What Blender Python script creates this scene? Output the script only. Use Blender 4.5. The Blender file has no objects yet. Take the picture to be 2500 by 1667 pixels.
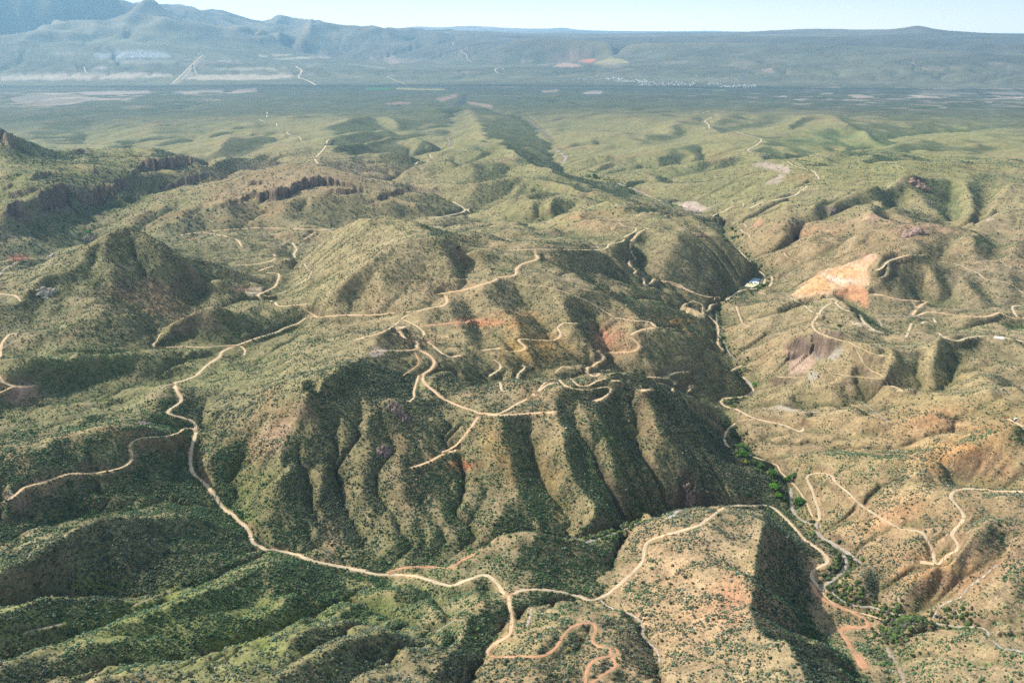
import bpy, math, heapq, random
import numpy as np
random.seed(7); rng = np.random.default_rng(7)
R = math.radians
sc = bpy.context.scene
C = sc.collection
# ------------------------------------------------------------------ camera, light, exposure
HC = 1150.0                      # camera height above the far river, metres
PITCH = R(19.3)
FPX = 2037.0                     # focal length in units of a 2352 px wide frame
cam = bpy.data.cameras.new('camera'); camo = bpy.data.objects.new('camera', cam); C.objects.link(camo)
cam.sensor_width = 36; cam.lens = 36 * FPX / 2352
cam.clip_start = 5; cam.clip_end = 400000
camo.location = (0, 0, HC); camo.rotation_euler = (math.pi/2 - PITCH, 0, 0)
sc.camera = camo
SUN_EL, SUN_AZ = R(41), R(-72)   # azimuth measured from +Y (view direction) towards +X: sun on the left, a little ahead
sdir = (math.sin(SUN_AZ)*math.cos(SUN_EL), math.cos(SUN_AZ)*math.cos(SUN_EL), math.sin(SUN_EL))
sun = bpy.data.lights.new('sun', 'SUN'); sun.energy = 4.4; sun.angle = R(0.5); sun.color = (1.0, 0.93, 0.80)
suno = bpy.data.objects.new('sun', sun); C.objects.link(suno); suno.location = (0, 0, 3000)
from mathutils import Vector
suno.rotation_euler = Vector(sdir).to_track_quat('Z', 'Y').to_euler()
w = bpy.data.worlds.new('World'); sc.world = w; w.use_nodes = True
nt = w.node_tree; nt.nodes.clear()
sky = nt.nodes.new('ShaderNodeTexSky'); sky.sky_type = 'NISHITA'; sky.sun_disc = False
sky.sun_elevation = SUN_EL; sky.sun_rotation = SUN_AZ % (2*math.pi); sky.altitude = 1100
sky.air_density = 1.0; sky.dust_density = 3.0; sky.ozone_density = 1.2
bg = nt.nodes.new('ShaderNodeBackground'); bg.inputs[1].default_value = 0.15
wo = nt.nodes.new('ShaderNodeOutputWorld')
# thin high cloud veils in the sky
tc = nt.nodes.new('ShaderNodeTexCoord'); mp = nt.nodes.new('ShaderNodeMapping'); mp.inputs['Scale'].default_value = (1.2, 1.2, 9.0)
nz = nt.nodes.new('ShaderNodeTexNoise'); nz.inputs['Scale'].default_value = 2.2; nz.inputs['Detail'].default_value = 6
rp = nt.nodes.new('ShaderNodeMapRange'); rp.inputs[1].default_value = 0.42; rp.inputs[2].default_value = 0.75; rp.inputs[4].default_value = 0.55
mx = nt.nodes.new('ShaderNodeMix'); mx.data_type = 'RGBA'; mx.inputs['B'].default_value = (8.2, 8.3, 7.6, 1)
nt.links.new(tc.outputs['Generated'], mp.inputs[0]); nt.links.new(mp.outputs[0], nz.inputs['Vector'])
nt.links.new(nz.outputs[0], rp.inputs[0]); nt.links.new(rp.outputs[0], mx.inputs['Factor'])
sx_ = nt.nodes.new('ShaderNodeSeparateXYZ'); hzr = nt.nodes.new('ShaderNodeMapRange'); hzr.inputs[1].default_value = .0; hzr.inputs[2].default_value = .08; hzr.inputs[3].default_value = 1; hzr.inputs[4].default_value = 0; hzr.interpolation_type = 'SMOOTHSTEP'
hz = nt.nodes.new('ShaderNodeMix'); hz.data_type = 'RGBA'; hz.inputs['B'].default_value = (13.5, 11.4, 8.0, 1)   # bright dusty band low in the sky
nt.links.new(tc.outputs['Generated'], sx_.inputs[0]); nt.links.new(sx_.outputs['Z'], hzr.inputs[0]); nt.links.new(hzr.outputs[0], hz.inputs['Factor'])
nt.links.new(sky.outputs[0], mx.inputs['A']); nt.links.new(mx.outputs['Result'], hz.inputs['A']); nt.links.new(hz.outputs['Result'], bg.inputs[0]); nt.links.new(bg.outputs[0], wo.inputs[0])
sc.view_settings.view_transform = 'Standard'; sc.view_settings.look = 'None'
sc.view_settings.exposure = 0.57; sc.view_settings.gamma = 1; sc.view_settings.use_curve_mapping = False
sc.cycles.use_denoising = False; sc.cycles.denoiser = 'OPENIMAGEDENOISE'; sc.cycles.denoising_input_passes = 'RGB_ALBEDO_NORMAL'; sc.cycles.denoising_prefilter = 'ACCURATE'
sc.cycles.max_bounces = 6; sc.cycles.diffuse_bounces = 2; sc.cycles.glossy_bounces = 1; sc.cycles.volume_bounces = 1
sc.cycles.transmission_bounces = 1; sc.cycles.transparent_max_bounces = 8

# ------------------------------------------------------------------ helpers: picture rays
SP, CP = math.sin(PITCH), math.cos(PITCH)
def ray(px, py):
    """azimuth (from +Y) and slope dz/dr of the sight line through a point of the 2352x1568 photograph"""
    x = (np.asarray(px, float) - 1176) / FPX; y = (784 - np.asarray(py, float)) / FPX
    dx = x; dy = CP + y*SP; dz = -SP + y*CP
    h = np.hypot(dx, dy)
    return np.arctan2(dx, dy), dz / h
def project(X, Y, Z):
    dz = Z - HC
    d = Y*CP - dz*SP; u = Y*SP + dz*CP
    d = np.maximum(d, 1.0)
    return 1176 + FPX*X/d, 784 - FPX*u/d
O = {'T1': (0, 0), 'T2': (752.6, 0), 'T3': (1505.3, 0), 'M1': (0, 498.6), 'M2': (752.6, 498.6), 'M3': (1505.3, 498.6),
     'B1': (0, 1003.8), 'B2': (752.6, 1003.8), 'B3': (1505.3, 1003.8), 'P': None}
def crop(k, s):
    pts = [tuple(float(v) for v in p.split(',')) for p in s.split()]
    if O[k] is None: return pts
    return [(O[k][0] + .36*p[0], O[k][1] + .36*p[1]) + tuple(p[2:]) for p in pts]
def smooth_poly(P, step=None, n=6):
    P = np.asarray(P, float)
    if len(P) < 3:
        t = np.linspace(0, 1, n+1)[:, None]; return P[0]*(1-t) + P[-1]*t
    Q = np.vstack([2*P[0]-P[1], P, 2*P[-1]-P[-2]]); out = []
    for i in range(1, len(Q)-2):
        p0, p1, p2, p3 = Q[i-1], Q[i], Q[i+1], Q[i+2]
        m = n if step is None else max(1, int(np.hypot(*(p2-p1)[:2])/step))
        for k in range(m):
            t = k/m
            out.append(.5*((2*p1) + (-p0+p2)*t + (2*p0-5*p1+4*p2-p3)*t*t + (-p0+3*p1-3*p2+p3)*t**3))
    out.append(Q[-2]); return np.array(out)

# ------------------------------------------------------------------ noise
def _hash(ix, iy, s):
    h = (ix.astype(np.int64)*374761393 + iy.astype(np.int64)*668265263 + s*974711) & 0xffffffff
    h = ((h ^ (h >> 13))*1274126177) & 0xffffffff
    return ((h ^ (h >> 16)) & 0xffff) / 65535.0
def vnoise(X, Y, s=0):
    """smooth value noise, -1..1"""
    ix = np.floor(X); iy = np.floor(Y); fx = X-ix; fy = Y-iy
    fx = fx*fx*fx*(fx*(fx*6-15)+10); fy = fy*fy*fy*(fy*(fy*6-15)+10)
    ix = ix.astype(np.int64); iy = iy.astype(np.int64)
    a = _hash(ix, iy, s); b = _hash(ix+1, iy, s); c = _hash(ix, iy+1, s); d = _hash(ix+1, iy+1, s)
    return (a + (b-a)*fx + (c-a)*fy + (a-b-c+d)*fx*fy)*2 - 1
def rnoise(X, Y, wl, s=0):
    a = .7 + s*.61
    return vnoise((X*math.cos(a)-Y*math.sin(a))/wl + 17.3*s, (X*math.sin(a)+Y*math.cos(a))/wl - 9.1*s, s)
def sstep(a, b, x):
    t = np.clip((x-a)/(b-a), 0, 1); return t*t*(3-2*t)
# ------------------------------------------------------------------ the land: ridge and valley lines (picture x, y, height in metres;
# a height written above 3000 is a distance from the camera instead)
FEAT = '''
2120,1700,428 2062,1568,424 2050,1490,420 2062,1440,418 2000,1400,414 1950,1375,412 1905,1355,409 1930,1330,408 1955,1290,406 1920,1250,404 1870,1205,402 1835,1160,399 1815,1110,396 1780,1075,393 1715,1045,390 1690,1000,388 1685,965,386 1665,930,382 1728,895,376 1700,850,370 1665,800,365 1652,750,362 1650,710,358 1690,672,351 1742,655,345 1745,620,340 1712,590,335 1685,560,331 1668,540,328 1665,510,323 1620,482,312 1545,465,300 1460,437,285 1380,407,270 1310,385,258 1285,360,250 1265,325,235 1240,300,220 1190,270,195 1120,250,160 1070,232,120 1060,215,70 1060,204,10
2050,1490,420 2090,1440,424 2150,1430,430 2250,1440,440 2352,1450,452 2500,1470,470
2145,1425,430 2170,1370,440 2220,1330,452 2290,1290,470 2330,1230,490 2352,1190,500
1800,1152,398 1700,1163,401 1600,1168,406 1530,1170,412 1450,1195,419 1400,1228,425 1320,1245,430 1200,1240,438 1080,1262,447 980,1290,452 880,1308,456 760,1283,462 650,1262,468 580,1215,476 500,1140,490 450,1060,505 445,985,522
1580,1110,440 1640,1130,430 1700,1135,420
450,985,508 520,962,531 620,940,554 720,925,565 850,912,574 920,925,573 1000,935,563 1100,948,554 1170,930,560 1280,885,577 1340,865,579 1430,862,570 1500,885,542 1580,910,494 1640,935,430
930,740,539 965,790,545 985,830,550 962,865,560 970,900,561 1000,935,563
1015,950,554 1040,1060,510 1080,1180,465 1096,1238,450
1150,950,554 1190,1060,506 1225,1160,465 1240,1210,450
1275,905,574 1300,1040,514 1345,1140,469 1375,1195,451
1360,880,574 1400,1030,509 1450,1120,465 1485,1165,436
1480,895,554 1540,1020,494 1600,1090,457 1660,1128,433 1720,1130,415
1580,915,491 1650,1030,432 1720,1100,410
880,950,561 925,1080,508 980,1180,477 1050,1258,449
1070,1000,531 1110,1100,489 1150,1184,460 1175,1235,440
1205,985,531 1245,1090,487 1310,1185,448 1340,1235,429
1315,930,554 1340,1040,502 1385,1130,461 1425,1190,424
1430,900,552 1465,1030,489 1520,1110,450 1575,1162,410
790,940,565 790,1060,514 830,1180,473 900,1290,455
850,960,558 870,1100,500 930,1220,467 960,1285,453
700,960,554 690,1100,508 730,1240,462
620,955,552 575,1080,506 580,1180,475
555,985,528 510,1080,500 520,1150,480
660,950,555 640,1080,519 650,1200,474
590,975,531 545,1090,493 565,1190,472
1560,1180,420 1620,1168,448 1700,1163,462 1760,1185,470 1745,1250,492 1735,1320,512 1725,1400,525 1775,1480,535 1840,1568,545 1900,1660,555
1520,1700,500 1515,1568,486 1480,1450,468 1420,1400,457 1385,1372,450 1400,1310,440 1430,1250,430 1450,1200,421
1480,1230,440 1560,1240,462 1650,1230,480
1820,1290,430 1870,1330,411 1860,1400,415 1950,1500,425 2020,1570,432
1000,1305,462 1080,1275,470 1150,1232,478 1250,1238,482 1330,1250,470 1390,1290,446
1160,1370,470 1100,1325,462 1000,1345,458 900,1320,458
1060,1700,530 1080,1568,508 1118,1500,490 1185,1420,470 1290,1385,458 1385,1372,450
1150,1640,535 1180,1560,520 1240,1500,508 1340,1432,500 1420,1480,495 1460,1568,500
1340,1432,500 1370,1400,470
0,1290,585 70,1255,580 150,1205,572 250,1172,560 350,1165,545 440,1160,528 520,1180,505 575,1240,480
-100,1360,560 0,1392,535 100,1362,520 200,1340,508 320,1348,498 420,1345,490 500,1320,482 580,1280,472
-100,1420,590 0,1396,575 60,1368,562 160,1340,548 260,1347,530 330,1362,510
-100,1510,580 0,1478,562 100,1448,548 200,1420,530 300,1390,512 400,1372,500
-100,1560,600 0,1502,590 120,1445,575 260,1400,560 400,1362,545 520,1325,520 600,1300,498 700,1290,478
100,1600,570 220,1525,555 350,1500,540 450,1480,530 560,1450,510 700,1430,495 850,1400,480 1000,1370,466 1150,1370,452
150,1640,590 250,1560,580 400,1510,565 520,1490,550 620,1440,525 700,1400,505
500,1660,590 620,1568,575 720,1510,560 850,1465,545 920,1475,530 930,1520,530
950,1660,560 1000,1568,535 1040,1500,520 1080,1420,490 1120,1370,468
700,1660,570 800,1568,545 950,1490,515 1050,1450,500
0,1120,560 130,1090,545 280,1080,530 380,1060,520 430,1030,512
0,1180,520 120,1170,512 260,1155,505 400,1148,498 500,1160,492
0,1075,560 100,1010,575 200,975,580 290,970,582 380,985,560 430,975,535
0,1020,560 130,950,560 250,920,550 350,900,540 400,890,532
0,870,560 100,830,570 220,800,565 340,790,545 380,800,535
0,930,530 120,900,528 260,860,520 400,850,515 500,810,510
400,885,528 500,820,512 560,795,506 640,760,500 700,730,502
1150,1000,560
150,712,575 230,705,580 320,720,560 390,745,520 450,690,500 520,665,490
340,750,545 400,722,560 480,698,572 540,702,565 600,728,530 640,750,500
340,760,530 450,770,512 560,790,505
0,700,560 80,655,590 150,610,615 220,560,640 285,518,668 340,535,655 430,590,600 520,640,540 590,680,500 640,700,478
285,518,668 250,620,600 300,690,545 360,720,520
340,535,655 380,640,565 430,700,510
220,560,640 130,640,590 60,740,550 0,800,545
430,800,506 350,770,520
640,700,478 670,640,455 700,590,440 720,545,428 800,520,415 950,505,398 1060,488,382 1090,480,375
640,700,478 600,640,462 520,610,455 440,575,448 330,540,440 230,545,425 190,552,420 120,570,425 50,600,430 0,620,435
560,560,455 640,570,450 720,545,430
700,725,520 800,728,528 900,715,535 980,705,545 1020,670,560 1100,645,575 1190,628,582 1230,578,590
640,700,480 700,660,505 760,600,560 820,540,610 870,500,640 930,505,630 980,525,640 1010,533,655 1060,545,640 1140,565,612 1225,578,590 1300,574,568 1390,573,550
870,500,640 800,515,585 740,560,505
700,722,515 760,660,575 850,590,630 930,548,652 1010,533,655
1010,533,655 1040,600,610 1060,650,575
930,548,652 880,620,605 800,690,545
1090,480,375 1160,500,400 1240,520,430 1330,545,470 1390,573,550
1390,573,550 1440,550,520 1450,532,540
1230,578,590 1290,620,570 1390,675,545 1450,712,530 1510,745,520 1580,765,500 1640,820,445 1700,880,400 
1450,712,530 1480,690,500 1560,700,460 1600,720,430
1300,600,560 1400,625,500 1480,655,460 1560,685,430 1650,700,375
1390,573,550 1450,600,500 1500,640,460 1580,665,420 1650,685,385 1690,680,356
1450,532,512 1480,560,480 1460,600,456 1480,640,436
1380,500,484 1430,480,504 1500,478,508 1560,495,504 1620,520,496 1680,560,464 1720,600,416 1740,640,350
1500,478,508 1510,525,504 1530,570,480 1560,620,444 1590,655,416
1620,520,496 1620,580,456 1650,640,408 1670,670,370
1560,540,510 1580,600,455 1620,655,405
1100,560,600 1070,600,570 1060,650,572
1060,655,566 1090,740,535 1130,830,512 1150,900,500
1020,680,565 1055,740,552 1085,810,525 1100,850,515
1140,640,578 1165,720,555 1210,800,520 1225,835,508
1185,650,565 1245,760,520 1285,850,488
1250,630,575 1310,720,545 1360,800,500 1375,835,485
1340,690,545 1395,790,480 1400,850,462
1440,730,530 1470,780,500 1510,850,450 1530,880,430
1150,900,500 1225,868,490 1285,850,482 1345,848,472 1400,855,460 1470,868,440 1580,897,408 1650,925,386
985,830,585 1040,840,555 1100,870,520 1150,900,500
900,745,568 860,790,575 800,850,590 700,900,600
860,790,575 740,790,545 640,800,520 560,830,510
640,860,545 700,900,600
480,880,525 520,900,530 600,880,545 640,860,548 700,820,552
960,720,555 1000,760,540 1040,820,530
250,482,480 330,460,488 470,435,508 560,398,540 620,380,560 680,370,565 760,385,548 850,405,520 930,430,472 1010,445,438 1060,475,400
300,500,475 440,480,490 560,460,500 700,455,500 840,440,495 900,462,465 1000,468,430
400,530,445 600,523,440 740,528,432
-80,250,790 0,300,700 30,345,640 120,372,570 180,352,540 260,340,520 350,335,515 385,360,505 440,385,480 490,408,432 
30,400,600 120,420,570 230,400,545 330,395,522 440,385,480
0,470,562 90,460,550 150,440,545 250,430,520 310,430,495
60,520,470 140,515,470 200,490,460 280,460,460 320,470,455
0,560,450 80,540,450 190,552,420
250,540,440 240,500,455 330,450,440 420,430,430 490,420,420
490,420,420 540,395,400 590,370,380
600,262,205 612,280,235 640,300,270 690,320,300 750,326,335 735,350,365 725,378,395 760,400,400
750,326,335 820,290,290 870,275,250
735,350,365 800,355,350 900,330,300 960,322,280
640,300,270 560,330,300 470,350,290 400,372,290
740,335,320 860,345,310 940,365,300
590,330,260 500,370,290 430,395,310
500,300,200 420,330,220 330,345,230 250,350,230
0,370,250 120,340,210 200,300,170 230,270,140 250,250,110
1090,480,375 1040,470,370 960,440,350 905,405,330 955,380,310 990,350,290 1025,328,265 1040,300,240 1050,270,190 1070,235,120
1055,256,190 1087,288,260 1091,324,315 1160,340,335 1210,370,355 1253,400,380 1329,439,420 1400,465,470 1480,478,530
1160,340,335 1100,380,350 1000,400,350 930,405,330
1253,400,380 1150,420,400 1060,430,400 980,420,360
1329,439,420 1200,470,430 1120,480,390
1400,465,470 1290,500,450 1200,510,420
1620,262,260 1622,285,300 1660,300,330 1750,320,370 1725,345,390 1770,362,410 1830,372,425 1885,405,450 1850,430,440 1760,465,410 1690,470,390 1640,495,360
1750,320,370 1700,370,350 1560,400,300 1470,420,285
1885,405,450 1950,380,440 2050,370,440 2150,380,460
1660,300,330 1560,310,280 1400,330,255
1800,300,330 1880,275,330 1950,282,340 2030,325,340
1740,345,370 1850,350,340 2030,330,320 2080,310,280 2200,300,270
1950,380,440 2100,340,380 2200,330,360 2352,320,360
1690,560,350 1760,520,420 1850,470,450 1950,440,470 2040,425,485 2100,415,490 2200,410,480 2352,405,470
1990,480,450 2080,455,460 2200,500,470
2040,425,485 2000,470,500 1930,540,480 1850,580,440
2200,410,480 2190,470,440 2170,525,430
2352,430,500 2290,480,490 2230,520,480 2150,530,500
1700,610,350 1770,590,400 1850,565,440 1950,540,490 2050,520,530 2100,512,545 2180,530,530 2250,560,510 2352,600,500
1810,684,410 1880,640,470 1940,600,520 1985,570,560 2030,553,585 2100,575,565 2160,605,530 2240,640,500 2352,670,480
2030,553,585 2020,620,525 2010,680,470
2160,605,530 2180,680,470 2120,690,455
2100,520,540 2120,600,510 2200,600,490
1760,640,352 1790,670,365 1830,685,390
1810,684,420 1860,690,455 1915,682,485 1960,705,490 2000,745,495 2060,780,490
1660,700,375 1730,680,380 1810,690,420
1930,690,450 1985,715,445 2060,765,440 2150,760,435 2352,755,440
2000,700,455 2120,728,450 2250,735,450 2352,725,455
1860,690,455 1880,740,490 1920,770,505 2000,790,515 2060,800,510 2150,790,510 2250,780,500 2352,790,500
1880,740,490 1780,760,430 1680,760,380
1920,770,505 1830,850,440 1740,890,385
2060,800,510 2030,870,480 2060,895,475
2150,790,510 2200,850,470 2150,900,455 2060,905,440 1960,920,425 1870,930,412 1760,935,395 
2200,850,470 2250,800,490
1720,950,400 1780,945,420 1900,960,440 2000,960,465 2100,960,490 2250,900,520 2352,870,540
1690,970,388 1780,970,405 1870,990,415 1950,990,435
1700,1020,392 1790,1015,405 1870,1020,418 2000,1000,440 2130,980,480
1740,1050,410 1830,1050,425 1950,1060,445 2050,1060,470 2200,1030,520 2352,960,570
1830,1110,400 1900,1080,430 2000,1110,455 2100,1120,475 2200,1140,490 2352,1130,520
2130,1090,455 2250,1115,480 2352,1115,500
1890,1200,405 1950,1180,425 2050,1190,450 2120,1220,465 2200,1200,480 2300,1190,500
2140,1300,445 2100,1240,460 2180,1310,442 2100,1390,425 2040,1395,418
2140,1300,468 2200,1260,485 2280,1180,505
2000,1290,425 2060,1330,430 2140,1300,468 2220,1310,455
2200,1500,450 2352,1500,480 2500,1600,500
2100,1520,432 2200,1600,450
-300,215,0 0,205,0 300,203,0 600,198,0 900,199,0 1176,200,0 1400,203,0 1700,206,0 2000,207,0 2352,212,0 2650,218,0
-300,195,40 0,186,45 200,186,45 430,186,50 700,180,55 1000,180,60 1300,185,60 1700,185,60 2100,190,60 2352,195,60
0,150,160 300,140,190 600,140,190 900,145,170 1176,150,160 1400,150,170 1700,150,180 2000,155,170 2352,165,150
0,118,33000 200,110,33000 400,100,33000 600,95,33000 800,92,33000 1000,98,33000
-300,-95,35000 -100,-85,35000 60,-78,35000 150,-60,35000 200,-34,34500 245,-32,34000 275,-14,34000 302,6,33500 342,16,33000 370,26,32500 440,34,32000 522,36,32000 558,32,32000 594,47,33000 640,58,33000 700,61,34000 738,53,34000 790,62,35000 846,56,35000 889,63,36000 1004,68,38000 1026,72,40000 1166,76,42000 1300,77,43000
380,30,42000 396,11,42000 432,14,42000 480,24,42000 522,32,42000 560,40,42000
594,45,40000 633,38,40000 665,44,40000 702,50,40000 730,58,40000
342,9,33000 300,40,31000 250,70,29500 200,95,28500
150,-15,36000 110,30,32000 60,80,29000
440,34,32000 450,60,30500 400,85,29500
558,32,32000 560,65,31000 520,85,30000
700,61,34000 690,80,32000
640,58,33000 620,80,31000
890,74,60000 920,65,60000 958,60,60000 1000,63,60000 1084,59,60000 1160,64,60000 1220,66,60000 1282,65,60000 1329,71,60000 1400,71,60000 1505,73,60000 1600,74,60000
1505,74,44000 1650,74,44000 1721,74,42000 1780,70,42000 1860,66,42000 1919,67,40000 2027,69,38000 2067,65,37000 2113,57,36500 2157,68,36500 2211,72,36000 2268,77,36000 2352,81,36000 2600,84,36000
1505,84,36000 1750,88,34000 1950,92,32000 2200,100,31000 2352,108,31000
1176,88,30000 1300,90,29000 1505,96,27500 1600,97,27500 1649,95,27500 1700,98,27500 1865,101,27000 2100,110,26500 2352,127,26000 2600,140,26000
1505,82,33500 1800,84,31500 2352,100,29500
1320,140,26000 1400,131,26200 1480,141,26000
600,90,48000 900,88,50000 1300,88,52000 1800,86,52000 2400,90,50000
600,82,70000 1200,80,70000 2400,82,70000
1160,73,84000 1250,68,84000 1293,62,84000 1340,70,84000 1500,73,84000 1650,71,84000 1700,74,84000 2000,74,84000 2400,78,84000
1150,84,47000 1400,84,47000 1700,84,48000
'''
NTH, DTH = 400, R(80)/400
TH0 = -R(40) + DTH/2
LR0 = math.log(500.0); NR = 1480
def fxy(p):
    th, s = ray(p[:, 0], p[:, 1]); z = p[:, 2]
    r = np.where(z > 3000, z, (z-HC)/np.where(np.abs(s) < 1e-6, 1e-6, s))
    zz = np.where(z > 3000, HC + z*s, z)
    return th, np.log(np.clip(r, 300, 2e5)), zz
LINES = []
for ln in FEAT.strip().splitlines():
    P = np.array([[float(v) for v in q.split(',')] for q in ln.split()])
    if len(P) < 2: continue
    th, lr, zz = fxy(P)
    Q = smooth_poly(np.stack([th, lr, zz], 1), n=14)
    LINES.append(Q)
def solve(level_prev, f, iters):
    nt_, nr_ = NTH//f, NR//f; d = DTH*f
    acc = np.zeros((nr_, nt_)); cnt = np.zeros((nr_, nt_))
    for Q in LINES:
        seg = np.hypot(np.diff(Q[:, 0]), np.diff(Q[:, 1]))
        for a, b, L in zip(Q[:-1], Q[1:], seg):
            m = max(1, int(L/d*1.6)); t = (np.arange(m)/m)[:, None]
            S = a*(1-t) + b*t
            j = np.floor((S[:, 0]-(-R(40)))/d).astype(int); i = np.floor((S[:, 1]-LR0)/d).astype(int)
            ok = (i >= 0) & (i < nr_) & (j >= 0) & (j < nt_)
            np.add.at(acc, (i[ok], j[ok]), S[ok, 2]); np.add.at(cnt, (i[ok], j[ok]), 1)
    fix = cnt > 0; val = np.where(fix, acc/np.maximum(cnt, 1), 0)
    if level_prev is None: Z = np.full((nr_, nt_), val[fix].mean())
    else:
        i = np.clip((np.arange(nr_)+.5)/2-.5, 0, level_prev.shape[0]-1.001); j = np.clip((np.arange(nt_)+.5)/2-.5, 0, level_prev.shape[1]-1.001)
        i0 = i.astype(int); j0 = j.astype(int); fi = (i-i0)[:, None]; fj = (j-j0)[None]
        A = level_prev; Z = (A[i0][:, j0]*(1-fi)+A[i0+1][:, j0]*fi)*(1-fj)+(A[i0][:, j0+1]*(1-fi)+A[i0+1][:, j0+1]*fi)*fj
    Z[fix] = val[fix]
    par = (np.add.outer(np.arange(nr_), np.arange(nt_)) & 1).astype(bool)
    om = 1.85 if level_prev is None else 1.5
    for k in range(iters):
        for c in (0, 1):
            P = np.pad(Z, 1, mode='edge')
            av = .25*(P[:-2, 1:-1]+P[2:, 1:-1]+P[1:-1, :-2]+P[1:-1, 2:])
            m = (par == bool(c)) & ~fix
            Z = np.where(m, Z + om*(av-Z), Z)
    return Z, fix
Z = None
for f, it in ((20, 400), (10, 150)):
    pass
lev = None
NRs = NR
for f, it in ((16, 300), (8, 120), (4, 80), (2, 50), (1, 30)):
    lev, FIX = solve(lev, f, it)
    lev = lev.copy()
BASE = lev; LRc0 = LR0 + (np.arange(BASE.shape[0])+.5)*DTH
def blur(A, n=1):
    for _ in range(n):
        P = np.pad(A, 1, mode='edge')
        A = (P[1:-1, 1:-1]*4 + 2*(P[:-2, 1:-1]+P[2:, 1:-1]+P[1:-1, :-2]+P[1:-1, 2:]) + P[:-2, :-2]+P[:-2, 2:]+P[2:, :-2]+P[2:, 2:])/16
    return A
LRc = LR0 + (np.arange(BASE.shape[0])+.5)*DTH; THc = TH0 + np.arange(NTH)*DTH
RR = np.exp(LRc)[:, None]; XX = RR*np.sin(THc)[None]; YY = RR*np.cos(THc)[None]
CELL = RR*DTH
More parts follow.
